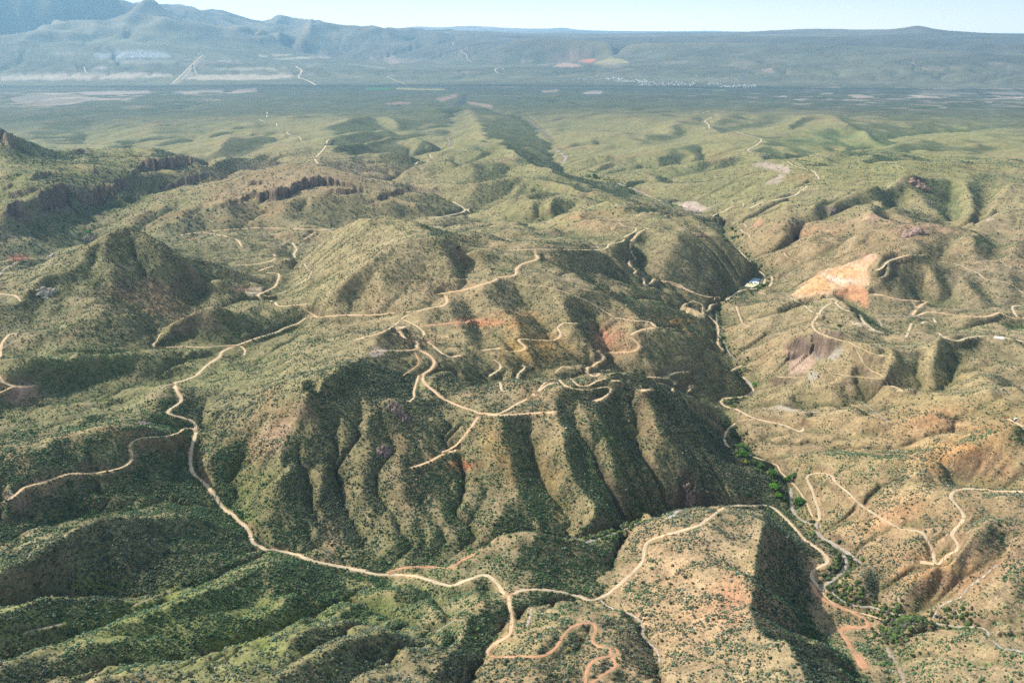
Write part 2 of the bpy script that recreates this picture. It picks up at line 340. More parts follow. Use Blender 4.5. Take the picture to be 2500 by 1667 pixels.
# finer ridges (+) and drainages (-), in metres above or below that first surface
FEAT2 = [
 ('T1', 26, '1700,790 1500,830 1380,860 1200,900 1000,945'), ('T1', -26, '1850,860 1650,905 1560,960 1400,1010 1200,1040'), ('T1', 22, '1640,850 1540,850 1450,925 1370,985'), ('T1', 22, '2060,930 1900,960 1700,1000 1500,1035 1300,1085'), ('T1', -20, '2000,1000 1800,1020 1600,1060 1400,1100'),
 ('T1', 20, '1760,800 1850,760 1950,750 2050,760'), ('T1', -25, '600,770 560,830 520,880 560,910'), ('T1', 20, '700,760 800,790 900,820 1000,870'), ('T1', 20, '450,720 300,800 200,850 100,900'), ('T1', -20, '180,770 400,745 600,720 900,700 1200,690'), ('T1', 16, '200,750 500,710 800,690 1100,680'),
 ('T2', 30, '0,832 150,795 300,762 420,790 520,805'), ('T2', -26, '20,862 250,832 450,852 600,880 740,905'), ('T2', 24, '0,892 200,872 370,850 500,872 620,885'), ('T2', -30, '0,935 200,915 400,885 640,905 740,925'), ('T2', 34, '0,980 200,958 330,920 480,902 620,925 700,950'), ('T2', -24, '180,1000 350,965 520,960 640,985'), ('T2', 22, '100,990 300,1012 480,1025 560,1055'),
 ('T2', 34, '840,705 900,760 935,800 940,860 1000,925'), ('T2', 34, '680,1010 850,950 1000,928 1090,930 1180,985 1300,1062 1390,1112 1460,1150'), ('T2', -30, '500,1095 700,1040 900,1030 1080,1010 1180,1035'), ('T2', 32, '480,1125 600,1085 720,1060 860,1105 1000,1062 1200,1050 1300,1080'), ('T2', -26, '500,1160 700,1165 900,1150 1100,1115 1280,1125'),
 ('T2', 30, '700,1235 900,1205 1100,1190 1300,1182 1500,1212 1700,1250'), ('T2', -26, '900,1310 1000,1285 1200,1245 1400,1215 1560,1235'), ('T2', 26, '1000,1355 1200,1305 1400,1255 1600,1240 1800,1262 1950,1300'), ('T2', -22, '1040,1400 1250,1370 1450,1330 1600,1290'), ('T2', 16, '1280,1250 1290,1300 1285,1350'), ('T2', 14, '1430,1250 1440,1290 1425,1340'),
 ('T2', -34, '1210,730 1290,780 1370,850 1430,900 1440,950 1490,1020 1560,1085 1650,1130'), ('T2', 22, '560,700 700,720 850,700 1000,705'), ('T2', -20, '300,760 450,820 520,800 640,790'), ('T2', 18, '1500,700 1700,740 1900,770 2100,800'), ('T2', -18, '1450,780 1700,800 1900,830 2150,850'), ('T2', 18, '1480,860 1700,870 2000,870 2200,830'), ('T2', -16, '1500,940 1800,930 2100,900 2300,850'),
 ('T2', 18, '1560,1040 1800,1020 2100,980 2300,920'), ('T2', -16, '1700,1100 1950,1060 2200,1020 2340,990'), ('T2', 22, '2352,760 2200,800 2150,850'), ('T2', 14, '0,760 120,740 260,735'), ('T2', -14, '60,705 240,700 420,690 600,680'),
 ('T3', 20, '500,900 350,905 150,950 0,1000'), ('T3', -20, '450,955 200,1005 0,1050'), ('T3', 20, '560,1000 350,1032 150,1065 0,1110'), ('T3', -20, '650,1075 300,1112 0,1155'), ('T3', 20, '800,1080 600,1132 300,1182 0,1205'), ('T3', -18, '850,1180 500,1220 200,1235 0,1250'),
 ('T3', 34, '850,820 1000,735 1150,765 1300,832 1420,900'), ('T3', -34, '700,1005 860,990 1200,965 1450,905 1560,912'), ('T3', -22, '420,840 560,795 680,800 820,760'), ('T3', 24, '340,800 520,700 650,730'), ('T3', 24, '830,1000 1100,982 1400,960 1700,905 2000,885 2352,855'), ('T3', -22, '900,1060 1150,1045 1400,1020 1700,1000 2000,990'), ('T3', 22, '1500,1130 1700,1080 1950,1060 2300,1040'), ('T3', -20, '1200,900 1330,830 1500,880 1600,920'), ('T3', 24, '1400,715 1700,790 1900,832'), ('T3', -22, '1900,832 2100,800 2352,790'), ('T3', 18, '1700,910 1900,900 2100,930'), ('T3', -16, '1750,940 1950,945 2200,930'),
 ('T3', 34, '1680,1160 1540,1190 1400,1230 1200,1292 1000,1345'), ('T3', -30, '1560,1240 1470,1330 1440,1390'), ('T3', 24, '1500,1320 1380,1380 1300,1430'), ('T3', -26, '1300,1220 1100,1270 950,1310'), ('T3', -28, '1900,1180 1880,1350 1850,1450'), ('T3', 26, '1950,1172 1980,1260 2035,1400'), ('T3', -28, '2100,1185 2120,1300 2050,1400 1960,1460'), ('T3', 26, '2250,1195 2160,1290 2120,1380'), ('T3', 28, '2352,1310 2200,1380 2050,1450'), ('T3', -24, '1100,1300 1050,1380 960,1420'), ('T3', 22, '900,1330 800,1370 640,1410'),
 ('M3', 18, '820,40 760,120 700,180'), ('M3', -18, '950,60 880,140 800,200'), ('M3', 20, '1100,80 1000,160 900,220 800,290'), ('M3', -20, '1250,80 1180,150 1060,220'), ('M3', 20, '1400,60 1320,120 1240,200'), ('M3', -18, '1900,120 1850,200 1780,240'), ('M3', 18, '2050,100 2030,180 1990,280'), ('M3', -18, '2190,130 2190,220 2150,290'), ('M3', 18, '2300,180 2280,260 2250,320'),
 ('M3', -10, '1690,260 1700,360 1690,460'), ('M3', 10, '1780,300 1800,400 1790,500'), ('M3', -10, '2100,430 2160,500 2220,560'), ('M3', 10, '1960,340 2010,430 2060,520'), ('M3', -8, '560,540 480,620 420,700'), ('M3', 8, '700,540 620,640 520,760'), ('M3', -8, '900,560 780,680 640,800 560,900'), ('M3', 8, '990,700 860,800 720,900 640,960'),
 ('M3', -9, '1700,790 1690,900 1640,1010'), ('M3', 9, '1780,790 1800,900 1780,1000'), ('M3', -9, '1900,830 1930,930 1880,1040'), ('M3', 8, '1500,800 1540,900 1560,1000'), ('M3', -8, '1400,900 1440,960 1450,1010'), ('M3', -8, '2352,1050 2200,1130 2050,1200'), ('M3', 8, '1990,1010 2100,1090 2250,1180'), ('M3', -8, '1350,1100 1450,1200 1500,1300'),
 ('B3', -7, '1700,160 1500,190 1300,210 1150,180'), ('B3', 7, '2300,60 2000,130 1850,200'), ('M3', 14, '585,715 700,675 820,635 940,600'), ('B3', -8, '2352,310 2100,300 1900,270 1730,190'), ('B3', -7, '1700,500 1500,560 1350,640 1280,700'), ('B3', 7, '1600,480 1400,460 1250,440'), ('B3', -6, '1330,430 1200,520 1100,560'), ('B3', -9, '2300,640 2200,720'), ('B3', 8, '2100,560 2030,680 1900,800 1830,900'), ('B3', -7, '1800,860 1780,960 1720,1080'), ('B3', 8, '1650,860 1600,960 1590,1060'), ('B3', -7, '1480,800 1440,900 1400,1000'), ('B3', 7, '1350,840 1330,920 1300,1000'), ('B3', 8, '2352,900 2200,1000 2080,1100'),
 ('B3', -6, '2100,1230 2250,1200 2352,1180'), ('B3', 6, '1700,1300 1900,1260 2050,1300 2200,1400'), ('B3', -6, '1650,1250 1600,1350 1560,1420'), ('B3', -5, '1950,1440 2100,1400 2300,1430'),
 ('B3', -9, '500,600 640,650 760,720 880,790 960,850'), ('B3', 9, '560,520 680,560 800,640 900,720 1000,790'), ('B3', -9, '480,740 600,800 740,880 860,950 980,1010'), ('B3', 9, '500,830 640,900 800,980 960,1060'), ('B3', -9, '500,930 650,1000 800,1080 960,1150 1100,1220'), ('B3', 6, '740,1150 880,1220 1040,1290 1180,1360'), ('B3', -7, '780,1250 920,1320 1060,1400 1200,1480'),
 ('M2', -14, '480,160 380,260 250,380 100,500'), ('M2', 10, '560,170 480,280 340,400 200,520'), ('M2', -8, '640,200 600,330 480,450 380,560'), ('M2', -8, '300,330 160,420 60,500'), ('M2', -12, '800,180 900,260 960,340 1000,390'), ('M2', 10, '740,140 860,230 1010,300 1100,370'), ('M2', -10, '1000,180 1080,240 1160,310'), ('M2', 9, '880,140 1020,190 1200,240'),
 ('M1', -14, '820,60 860,200 900,330 860,470'), ('M1', 12, '700,80 700,250 720,420 700,540'), ('M1', -12, '660,120 560,300 480,430 420,540'), ('M1', 12, '600,140 440,280 300,400 150,560'), ('M1', 12, '920,90 1010,240 1070,380 1090,500'), ('M1', -12, '1050,120 1120,260 1180,400 1200,520'), ('M1', 10, '1200,140 1260,240 1340,340'), ('M1', -10, '1300,560 1250,650 1150,760'), ('M1', 8, '1360,560 1330,660 1260,780'), ('M1', -9, '1440,580 1500,680 1540,780'), ('M1', 8, '1400,560 1460,660 1480,780'),
 ('M1', -9, '2200,120 2100,260 2000,340'), ('M1', 9, '2300,200 2150,340 1950,460'), ('M1', -12, '2352,60 2200,230 2050,310 1920,380'), ('M1', -10, '420,600 560,640 760,700 900,760'), ('M1', 9, '400,640 600,600 800,620'), ('M1', -9, '0,780 200,820 400,900 600,960'), ('M1', 9, '100,730 300,800 500,860 700,900 900,880'), ('M1', -9, '100,1010 400,1040 700,1100 900,1150'), ('M1', 8, '200,930 500,980 800,1000 1000,960'),
 ('M1', -8, '1500,900 1700,960 1900,1000 2100,960'), ('M1', 8, '1700,860 1900,840 2150,820'), ('M1', -8, '2100,880 1900,930 1750,1010 1600,1100'), ('M1', 8, '2300,900 2100,1000 1900,1080 1700,1130'), ('M1', -7, '2352,1050 2100,1110 1900,1150'),
 ('B2', -7, '0,60 60,200 120,400 200,600 300,740'), ('B2', 7, '150,200 200,350 260,500 380,680'), 
 ('B2', -7, '1500,650 1600,760 1700,860 1720,960'), ('B2', 6, '1350,640 1300,760 1200,850 1130,900'), ('B2', -6, '1450,800 1500,880 1560,950'), ('B2', -7, '60,900 200,1000 400,1090 560,1130'), ('B2', 7, '300,960 500,1010 700,1100 900,1200'), ('B2', -8, '640,960 760,1100 800,1230 760,1350'), ('B2', 6, '900,930 960,1050 1000,1180'), ('B2', 7, '100,1250 300,1220 440,1290 460,1400'), ('B2', -8, '200,1400 400,1450 600,1500 800,1550'),
 ('B2', 5, '1850,1100 1950,1200 2000,1350'), ('B2', -5, '2200,800 2100,950 1960,1040'), ('B2', -5, '2352,1000 2200,1150 2080,1250'), ('B2', 5, '1300,1180 1450,1220 1600,1320'),
 ('B1', 7, '1280,160 1500,20'), ('B1', -7, '1420,240 1560,130 1680,40'), ('B1', 7, '1500,300 1620,150 1760,30'), ('B1', -7, '1580,420 1700,270 1860,80'), ('B1', 7, '1620,380 1780,260 1900,180'), ('B1', -8, '1900,60 1960,260 1990,450 1960,640'), ('B1', 7, '2100,100 2050,300 1980,400'), ('B1', -6, '1500,640 1350,560 1150,520 950,540'), ('B1', 5, '1100,640 900,620 700,660'), ('B1', -6, '700,560 560,700 420,850'), ('B1', 5, '900,520 800,680 700,860'), ('B1', -6, '1100,500 1060,650 1000,820'),
 ('B1', -6, '500,250 700,300 950,330 1200,380'), ('B1', 5, '500,330 760,370 1000,400'), ('B1', -6, '100,560 300,520 560,480'), ('B1', -6, '1700,900 1500,1000 1300,1050 1150,1120'), ('B1', 6, '1600,1150 1750,1080 1900,1000'), ('B1', -7, '2100,960 1900,1080 1760,1180 1600,1230'), ('B1', 7, '2300,1020 2150,1150 2000,1280 1800,1400'), ('B1', -7, '2200,1250 2000,1350 1850,1450 1700,1500'), ('B1', 6, '2352,1300 2200,1380 2050,1500'), ('B1', -6, '200,1480 500,1420 800,1390 1100,1380')]
def cols_hit(Zg, lr, th0, dth, px, py):
    th, s = ray(px, py); jf = (th-th0)/dth; r_ = np.exp(lr); out = np.full((len(px), 2), np.nan)
    for k in range(len(px)):
        j_ = int(jf[k])
        if j_ < 0 or j_ >= Zg.shape[1]-1: continue
        u = jf[k]-j_; d = Zg[:, j_]*(1-u)+Zg[:, j_+1]*u-(HC+r_*s[k]); d[r_ < 600] = -1; i = int(np.argmax(d > 0))
        if i > 0 and d[i] > 0: out[k] = (th[k], lr[i])
    return out
DL = []
for Q in LINES: q = Q.copy(); q[:, 2] = 0; DL.append(q)
keep_ = [q for q in DL]
BASE = blur(BASE, 1); DL2 = []
for key, h_, s_ in FEAT2:
    h_ *= {'M1': .45, 'M2': .22, 'T1': 1.3, 'T2': 1.5, 'T3': 1.3}.get(key, 1)
    P = smooth_poly(np.array(crop(key, s_)), step=4); Hh = cols_hit(BASE, LRc0, TH0, DTH, P[:, 0], P[:, 1]); ok = np.isfinite(Hh[:, 0]); Hh = Hh[ok]
    if len(Hh) < 3: continue
    t = np.linspace(0, 1, len(Hh)); amp = h_*np.minimum(1, 5*np.minimum(t+.08, 1.08-t))
    cut = np.nonzero(np.abs(np.diff(Hh[:, 1])) > .12)[0]+1
    for seg in np.split(np.arange(len(Hh)), cut):
        if len(seg) > 2: DL2.append(np.stack([Hh[seg, 0], Hh[seg, 1], amp[seg]], 1))
far_only = [q for q in DL if True]
LINES = DL2 + [q for q in DL if not (np.exp(q[:, 1]).mean() > 1e9)]
lev = None
for f, it in ((16, 60), (8, 60), (4, 60), (2, 40), (1, 20)):
    lev, _f = solve(lev, f, it); lev = lev.copy()
BASE = BASE + blur(lev, 1)
near_w = 1 - sstep(9000, 16000, RR) * .6
Zt = BASE.copy()
_px, _py = project(XX, YY, BASE)
CALM = 1-.8*np.clip(np.exp(-((_px-915)/190)**2-((_py-615)/95)**2)+np.exp(-((_px-1540)/150)**2-((_py-1420)/130)**2)+.7*np.exp(-((_px-700)/150)**2-((_py-415)/40)**2), 0, 1)
for k, (wl, amp) in enumerate(((1600, 26), (800, 18), (400, 15), (200, 16), (100, 11.0), (50, 5), (25, 2.0), (12, .8))):
    vis = sstep(2.2, 4.5, wl/CELL)
    # keep the large waves off the near hills, whose shape is traced
    if wl >= 400: vis = vis*(.25 + .15*sstep(3500, 8000, RR))
    if wl in (100, 200): vis = vis*(1-.45*sstep(3200, 5000, RR))
    if wl in (200,): amp = amp*(1 + .2*sstep(3000, 6000, RR)*(1-sstep(12000, 15000, RR)))
    rn = rnoise(XX, YY, wl, k+1)
    if wl in (400, 800):
        u_, v_ = XX*.80+YY*.60, -XX*.60+YY*.80     # long spurs falling towards the canyon
        far_ = sstep(3000, 5000, RR); rn = rn*(1-.6*far_) + far_*(.45-np.abs(rnoise(u_*1.9, v_*.75, wl, k+21)))*1.1
    Zt = Zt + amp*rn*vis*CALM
far = sstep(24000, 30000, RR)*(1-sstep(50000, 60000, RR))
mtn = far*sstep(600, 1300, BASE)*(.02+.98*sstep(R(2), R(-9), THc)[None])
for k, (wl, amp) in enumerate(((6000, 260), (3000, 230), (1500, 170), (750, 90))):
    Zt = Zt + mtn*amp*(.72-2*np.abs(rnoise(XX, YY, wl, 30+k)))*sstep(2., 4., wl/CELL)
plain = sstep(17000, 19000, RR)*(1-sstep(20500, 23000, RR))
Zt = Zt*(1-plain) + (BASE + .15*(Zt-BASE))*plain
# water flow over the land: priority flood gives every cell its receiver; streams then cut down
def flood(Z):
    nr_, nt_ = Z.shape; N = nr_*nt_
    z = Z.ravel().tolist(); rec = [-1]*N; done = bytearray(N); order = []
    h = []
    for j in range(nt_):
        for i in (0, nr_-1): c = i*nt_+j; done[c] = 1; h.append((z[c], c))
    for i in range(1, nr_-1):
        for j in (0, nt_-1): c = i*nt_+j; done[c] = 1; h.append((z[c], c))
    heapq.heapify(h); pop = heapq.heappop; push = heapq.heappush
    nb = (1, -1, nt_, -nt_, nt_+1, nt_-1, -nt_+1, -nt_-1)
    while h:
        zc, c = pop(h); order.append(c)
        i, j = divmod(c, nt_)
        if i == 0 or j == 0 or i == nr_-1 or j == nt_-1:
            cand = []
            for di in (-1, 0, 1):
                for dj in (-1, 0, 1):
                    a, b = i+di, j+dj
                    if 0 <= a < nr_ and 0 <= b < nt_ and (di or dj): cand.append(a*nt_+b)
        else: cand = [c+k for k in nb]
        for n in cand:
            if not done[n]:
                done[n] = 1; rec[n] = c
                if z[n] < zc: push(h, (zc, n))
                else: push(h, (z[n], n))
    return order, rec
def erode(Z, passes, K):
    nr_, nt_ = Z.shape
    cellv = np.broadcast_to(CELL, Z.shape).ravel()
    for p in range(passes):
        order, rec = flood(Z)
        A = (cellv**2).tolist()
        for c in reversed(order):
            r_ = rec[c]
            if r_ >= 0: A[r_] += A[c]
        A = np.array(A)
        recn = np.array(rec); rr_ = np.where(recn < 0, 0, recn)
        dx = np.where((np.abs(recn-np.arange(len(recn))) == 1) | (np.abs(recn-np.arange(len(recn))) == nt_), 1., 1.414)*cellv
        F = (K*np.minimum(A, 4e7)**.45/dx)
        F[recn < 0] = 0
        F = F.tolist(); z = Z.ravel().tolist()
        for c in order:
            r_ = rec[c]
            if r_ >= 0:
                f = F[c]; zr = z[r_]
                if z[c] > zr: z[c] = (z[c]+f*zr)/(1+f)
        Zn = np.array(z).reshape(Z.shape)
        Zn = Zn*.89 + blur(Zn)*.11
        Z = Zn + .012*CELL**.5*9*rnoise(XX/CELL, YY/CELL, 2.7, 50+p)*.12*np.minimum(CELL, 12)
    return Z, A.reshape(Z.shape)
Kmap = (.075*(1+1.4*sstep(3000, 6000, RR))*(1-.45*sstep(20000, 26000, RR)) * CALM).ravel()
Zt, AREA = erode(Zt, 7, Kmap)
MOIST = np.clip(np.log10(AREA/CELL**2+1)/3.2, 0, 1)
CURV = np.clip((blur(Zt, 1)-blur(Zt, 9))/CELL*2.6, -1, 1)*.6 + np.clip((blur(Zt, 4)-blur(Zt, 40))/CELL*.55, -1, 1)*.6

# ------------------------------------------------------------------ the finer grid that becomes the ground mesh
def catmull_rows(A, x):
    """sample array A along axis 0 at float positions x, bicubic"""
    i = np.clip(np.floor(x).astype(int), 1, A.shape[0]-3); t = np.clip(x-i, 0, 1)[:, None].astype(A.dtype)
    p0, p1, p2, p3 = A[i-1], A[i], A[i+1], A[i+2]
    return .5*((2*p1)+(-p0+p2)*t+(2*p0-5*p1+4*p2-p3)*t*t+(-p0+3*p1-3*p2+p3)*t**3)
rows = [math.log(560.0)]
while rows[-1] < math.log(88000):
    r_ = math.exp(rows[-1])
    rows.append(rows[-1] + float(np.interp(r_, [500, 2500, 9000, 20000, 88000], [.0023, .0023, .0048, .006, .007])))
LRF = np.array(rows); NFT = 1440; THF = np.linspace(-R(38.5), R(38.5), NFT); DTF = THF[1]-THF[0]
def to_fine(A):
    B = catmull_rows(A, (LRF-LR0)/DTH-.5)
    return catmull_rows(B.T.copy(), (THF-TH0)/DTH).T.copy()
ZF = to_fine(Zt); BF = to_fine(BASE); MF = np.clip(to_fine(blur(MOIST, 1)), 0, 1)
RF = np.exp(LRF)[:, None]; SX = np.sin(THF)[None]; SY = np.cos(THF)[None]; XF = RF*SX; YF = RF*SY
DR = RF*np.gradient(LRF)[:, None]; CF = RF*DTF
def slope_fields(Z):
    gr = np.gradient(Z, axis=0)/DR; gt = np.gradient(Z, axis=1)/CF
    return gr*SX + gt*SY, gr*SY - gt*SX
def hit(px, py):
    """where the sight line through a picture point first meets the ground: x, y, z, r (nan when it does not)"""
    px = np.atleast_1d(px); py = np.atleast_1d(py); out = np.full((len(px), 4), np.nan)
    th, s = ray(px, py); jf = (th-THF[0])/DTF
    for k in range(len(px)):
        j = int(jf[k])
        if j < 0 or j >= NFT-1: continue
        u = jf[k]-j; col = ZF[:, j]*(1-u)+ZF[:, j+1]*u
        d = col-(HC+np.exp(LRF)*s[k]); i = int(np.argmax(d > 0))
        if d[i] <= 0 or i == 0: continue
        v = -d[i-1]/(d[i]-d[i-1]); r_ = math.exp(LRF[i-1]+v*(LRF[i]-LRF[i-1]))
        out[k] = (r_*math.sin(th[k]), r_*math.cos(th[k]), HC+r_*s[k], r_)
    return out
def height(x, y):
    x = np.asarray(x, float); y = np.asarray(y, float)
    lr = .5*np.log(x*x+y*y); i = np.clip(np.interp(lr, LRF, np.arange(len(LRF))), 0, len(LRF)-1.001); j = np.clip((np.arctan2(x, y)-THF[0])/DTF, 0, NFT-1.001)
    i0 = i.astype(int); j0 = j.astype(int); u = i-i0; v = j-j0
    return (ZF[i0, j0]*(1-u)+ZF[i0+1, j0]*u)*(1-v)+(ZF[i0, j0+1]*(1-u)+ZF[i0+1, j0+1]*u)*v
def window(x, y, rad):
    r_ = math.hypot(x, y); th = math.atan2(x, y)
    i0 = int(np.searchsorted(LRF, math.log(max(r_-rad, 560)))); i1 = int(np.searchsorted(LRF, math.log(r_+rad)))+1
    j0 = max(0, int((th-rad/r_-THF[0])/DTF)); j1 = min(NFT, int((th+rad/r_-THF[0])/DTF)+2)
    return slice(i0, i1), slice(j0, j1)
# cliffs: the ground is lifted behind the traced rim and lowered in front of it
CLIFF = np.zeros_like(ZF)
CLIFFS = [('T1', '820,1140 870,1085 950,1052 1080,1045 1200,1030 1250,1050 1290,1110', 80),
 ('T1', '980,1225 1080,1200 1200,1160 1300,1120 1350,1112 1380,1150', 30),
 ('T1', '190,1310 260,1290 350,1250 430,1228 475,1290', 75), ('T1', '480,1300 600,1250 720,1200 800,1180 880,1250', 42),
 ('T1', '0,1255 150,1232 280,1190', 22), ('T1', '0,1210 110,1170', 16), ('T1', '140,1155 330,1108 390,1155', 24),
 ('T1', '0,850 30,860 55,940', 60), ('T1', '430,990 540,962 610,1000', 24), ('T1', '560,1095 660,1085 700,1110', 20),
 ('T1', '0,1330 100,1330 180,1350', 40), ('T1', '420,950 500,935 560,965', 16),
 ('T1', '1440,1310 1500,1290 1600,1245 1700,1252 1850,1225 1900,1190 2000,1158 2100,1157 2250,1190 2340,1212', 56),
 ('T1', '850,1292 1000,1262 1130,1250 1210,1272', 18), ('T1', '1580,1190 1620,1170 1690,1180', 22),
 ('T1', '600,930 800,945 1000,925 1060,960', 22),
 ('T2', '0,1212 100,1222 240,1216', 34), ('T2', '180,1275 270,1290 400,1240 520,1212 650,1212 740,1250', 26),
 ('T2', '640,1215 700,1205 740,1245', 22), ('T2', '270,1310 340,1300', 18), ('T1', '1320,1330 1420,1310 1500,1330', 14),
 ('T2', '2060,1345 2200,1370 2260,1410', 16), ('T2', '1380,1350 1440,1345 1480,1365', 12),
 ('T3', '10,1360 100,1385 180,1420', 16), ('T3', '430,1440 460,1420 480,1440', 30),
 ('M3', '985,815 1020,790 1060,798 1120,812 1190,830', 42), ('M3', '830,860 870,838 960,845 985,870', 34),
 ('M3', '690,1060 850,1035 930,1025', 14), ('M3', '1580,1105 1700,1110', 12),
 ('M3', '1570,95 1620,75 1700,80 1750,100', 16), ('M3', '1740,60 1800,70 1880,75', 10),
 ('T3', '1625,1175 1680,1145 1745,1150', 24), ('T3', '1090,1370 1130,1330 1180,1350', 14),
 ('T3', '620,1020 700,1030 760,1050 850,1080', 10), ('B2', '2200,420 2280,380 2352,390', 18), ('B3', '180,400 250,370 330,380 420,390', 14),
 ('B1', '80,400 20,380', 4), ('M1', '1600,610 1660,600', 1), ('M3', '920,1265 990,1250', 16), ('T1', '530,705 640,690 800,692', 14)]
for key, s_, hgt in CLIFFS:
    P = smooth_poly(np.array(crop(key, s_)), step=3)
    H_ = hit(P[:, 0], P[:, 1]); H_ = H_[np.isfinite(H_[:, 0])]
    if len(H_) < 2: continue
    med = np.median(H_[:, 3]); H_ = H_[np.abs(H_[:, 3]-med) < .3*med]
    if len(H_) < 2: continue
    hgt = hgt*.8; rad = max(hgt*2.6, 40.); 
    i, j = window(H_[:, 0].mean(), H_[:, 1].mean(), rad + np.hypot(np.ptp(H_[:, 0]), np.ptp(H_[:, 1]))*.6)
    X_, Y_ = XF[i, j], YF[i, j]; best = np.full(X_.shape, 1e9); sg = np.zeros(X_.shape); edge = np.ones(X_.shape)
    tt_ = np.arctan2(X_, Y_)*np.hypot(H_[0, 0], H_[0, 1]); wob = 9*rnoise(X_, Y_, 70, 71) + 15*(np.abs(rnoise(tt_, Y_*.3, 34, 72))-.35) + 8*rnoise(X_, Y_, 13, 73)
    n_ = len(H_)-1
    for q in range(n_):
        a, b = H_[q, :2], H_[q+1, :2]; d = b-a; L = d@d
        if L < 1 or L > 160**2: continue
        t = np.clip(((X_-a[0])*d[0]+(Y_-a[1])*d[1])/L, 0, 1)
        ex, ey = X_-a[0]-t*d[0], Y_-a[1]-t*d[1]; dd = np.hypot(ex, ey)
        side = (d[0]*ey-d[1]*ex)/math.sqrt(L)
        m = dd < best; best[m] = dd[m]; sg[m] = side[m]; edge[m] = np.minimum(1, 3.*np.minimum(q+t[m], n_-q-t[m])/n_+.05)
    sgn = np.clip((sg*np.where(best > 0, 1, 1) + wob)/(.9*CF[i]+3), -1, 1)
    fall = np.exp(-np.abs(best)/rad*1.6)*(best < rad*3)
    dz = .5*hgt*sgn*fall*edge
    ZF[i, j] += dz; CLIFF[i, j] = np.maximum(CLIFF[i, j], np.exp(-(np.maximum(best-.25*hgt, 0)/(.35*hgt+6))**2)*edge*min(1, hgt/22))
# small relief: rock ribs on cliffs, lumps everywhere
for wl, a in ((22, 1.5), (11, .85), (5.5, .42)):
    v = sstep(2., 4., wl/CF)
    ZF += a*v*rnoise(XF, YF, wl, 60+int(wl))*(1+4*CLIFF)
rib = sstep(1.6, 3., 30/CF); ZF += CLIFF*rib*7*(np.abs(rnoise(XF, YF, 30, 80))-.4)
rib = sstep(1.6, 3., 60/CF); ZF += CLIFF*rib*8*(np.abs(rnoise(XF, YF, 60, 81))-.4)
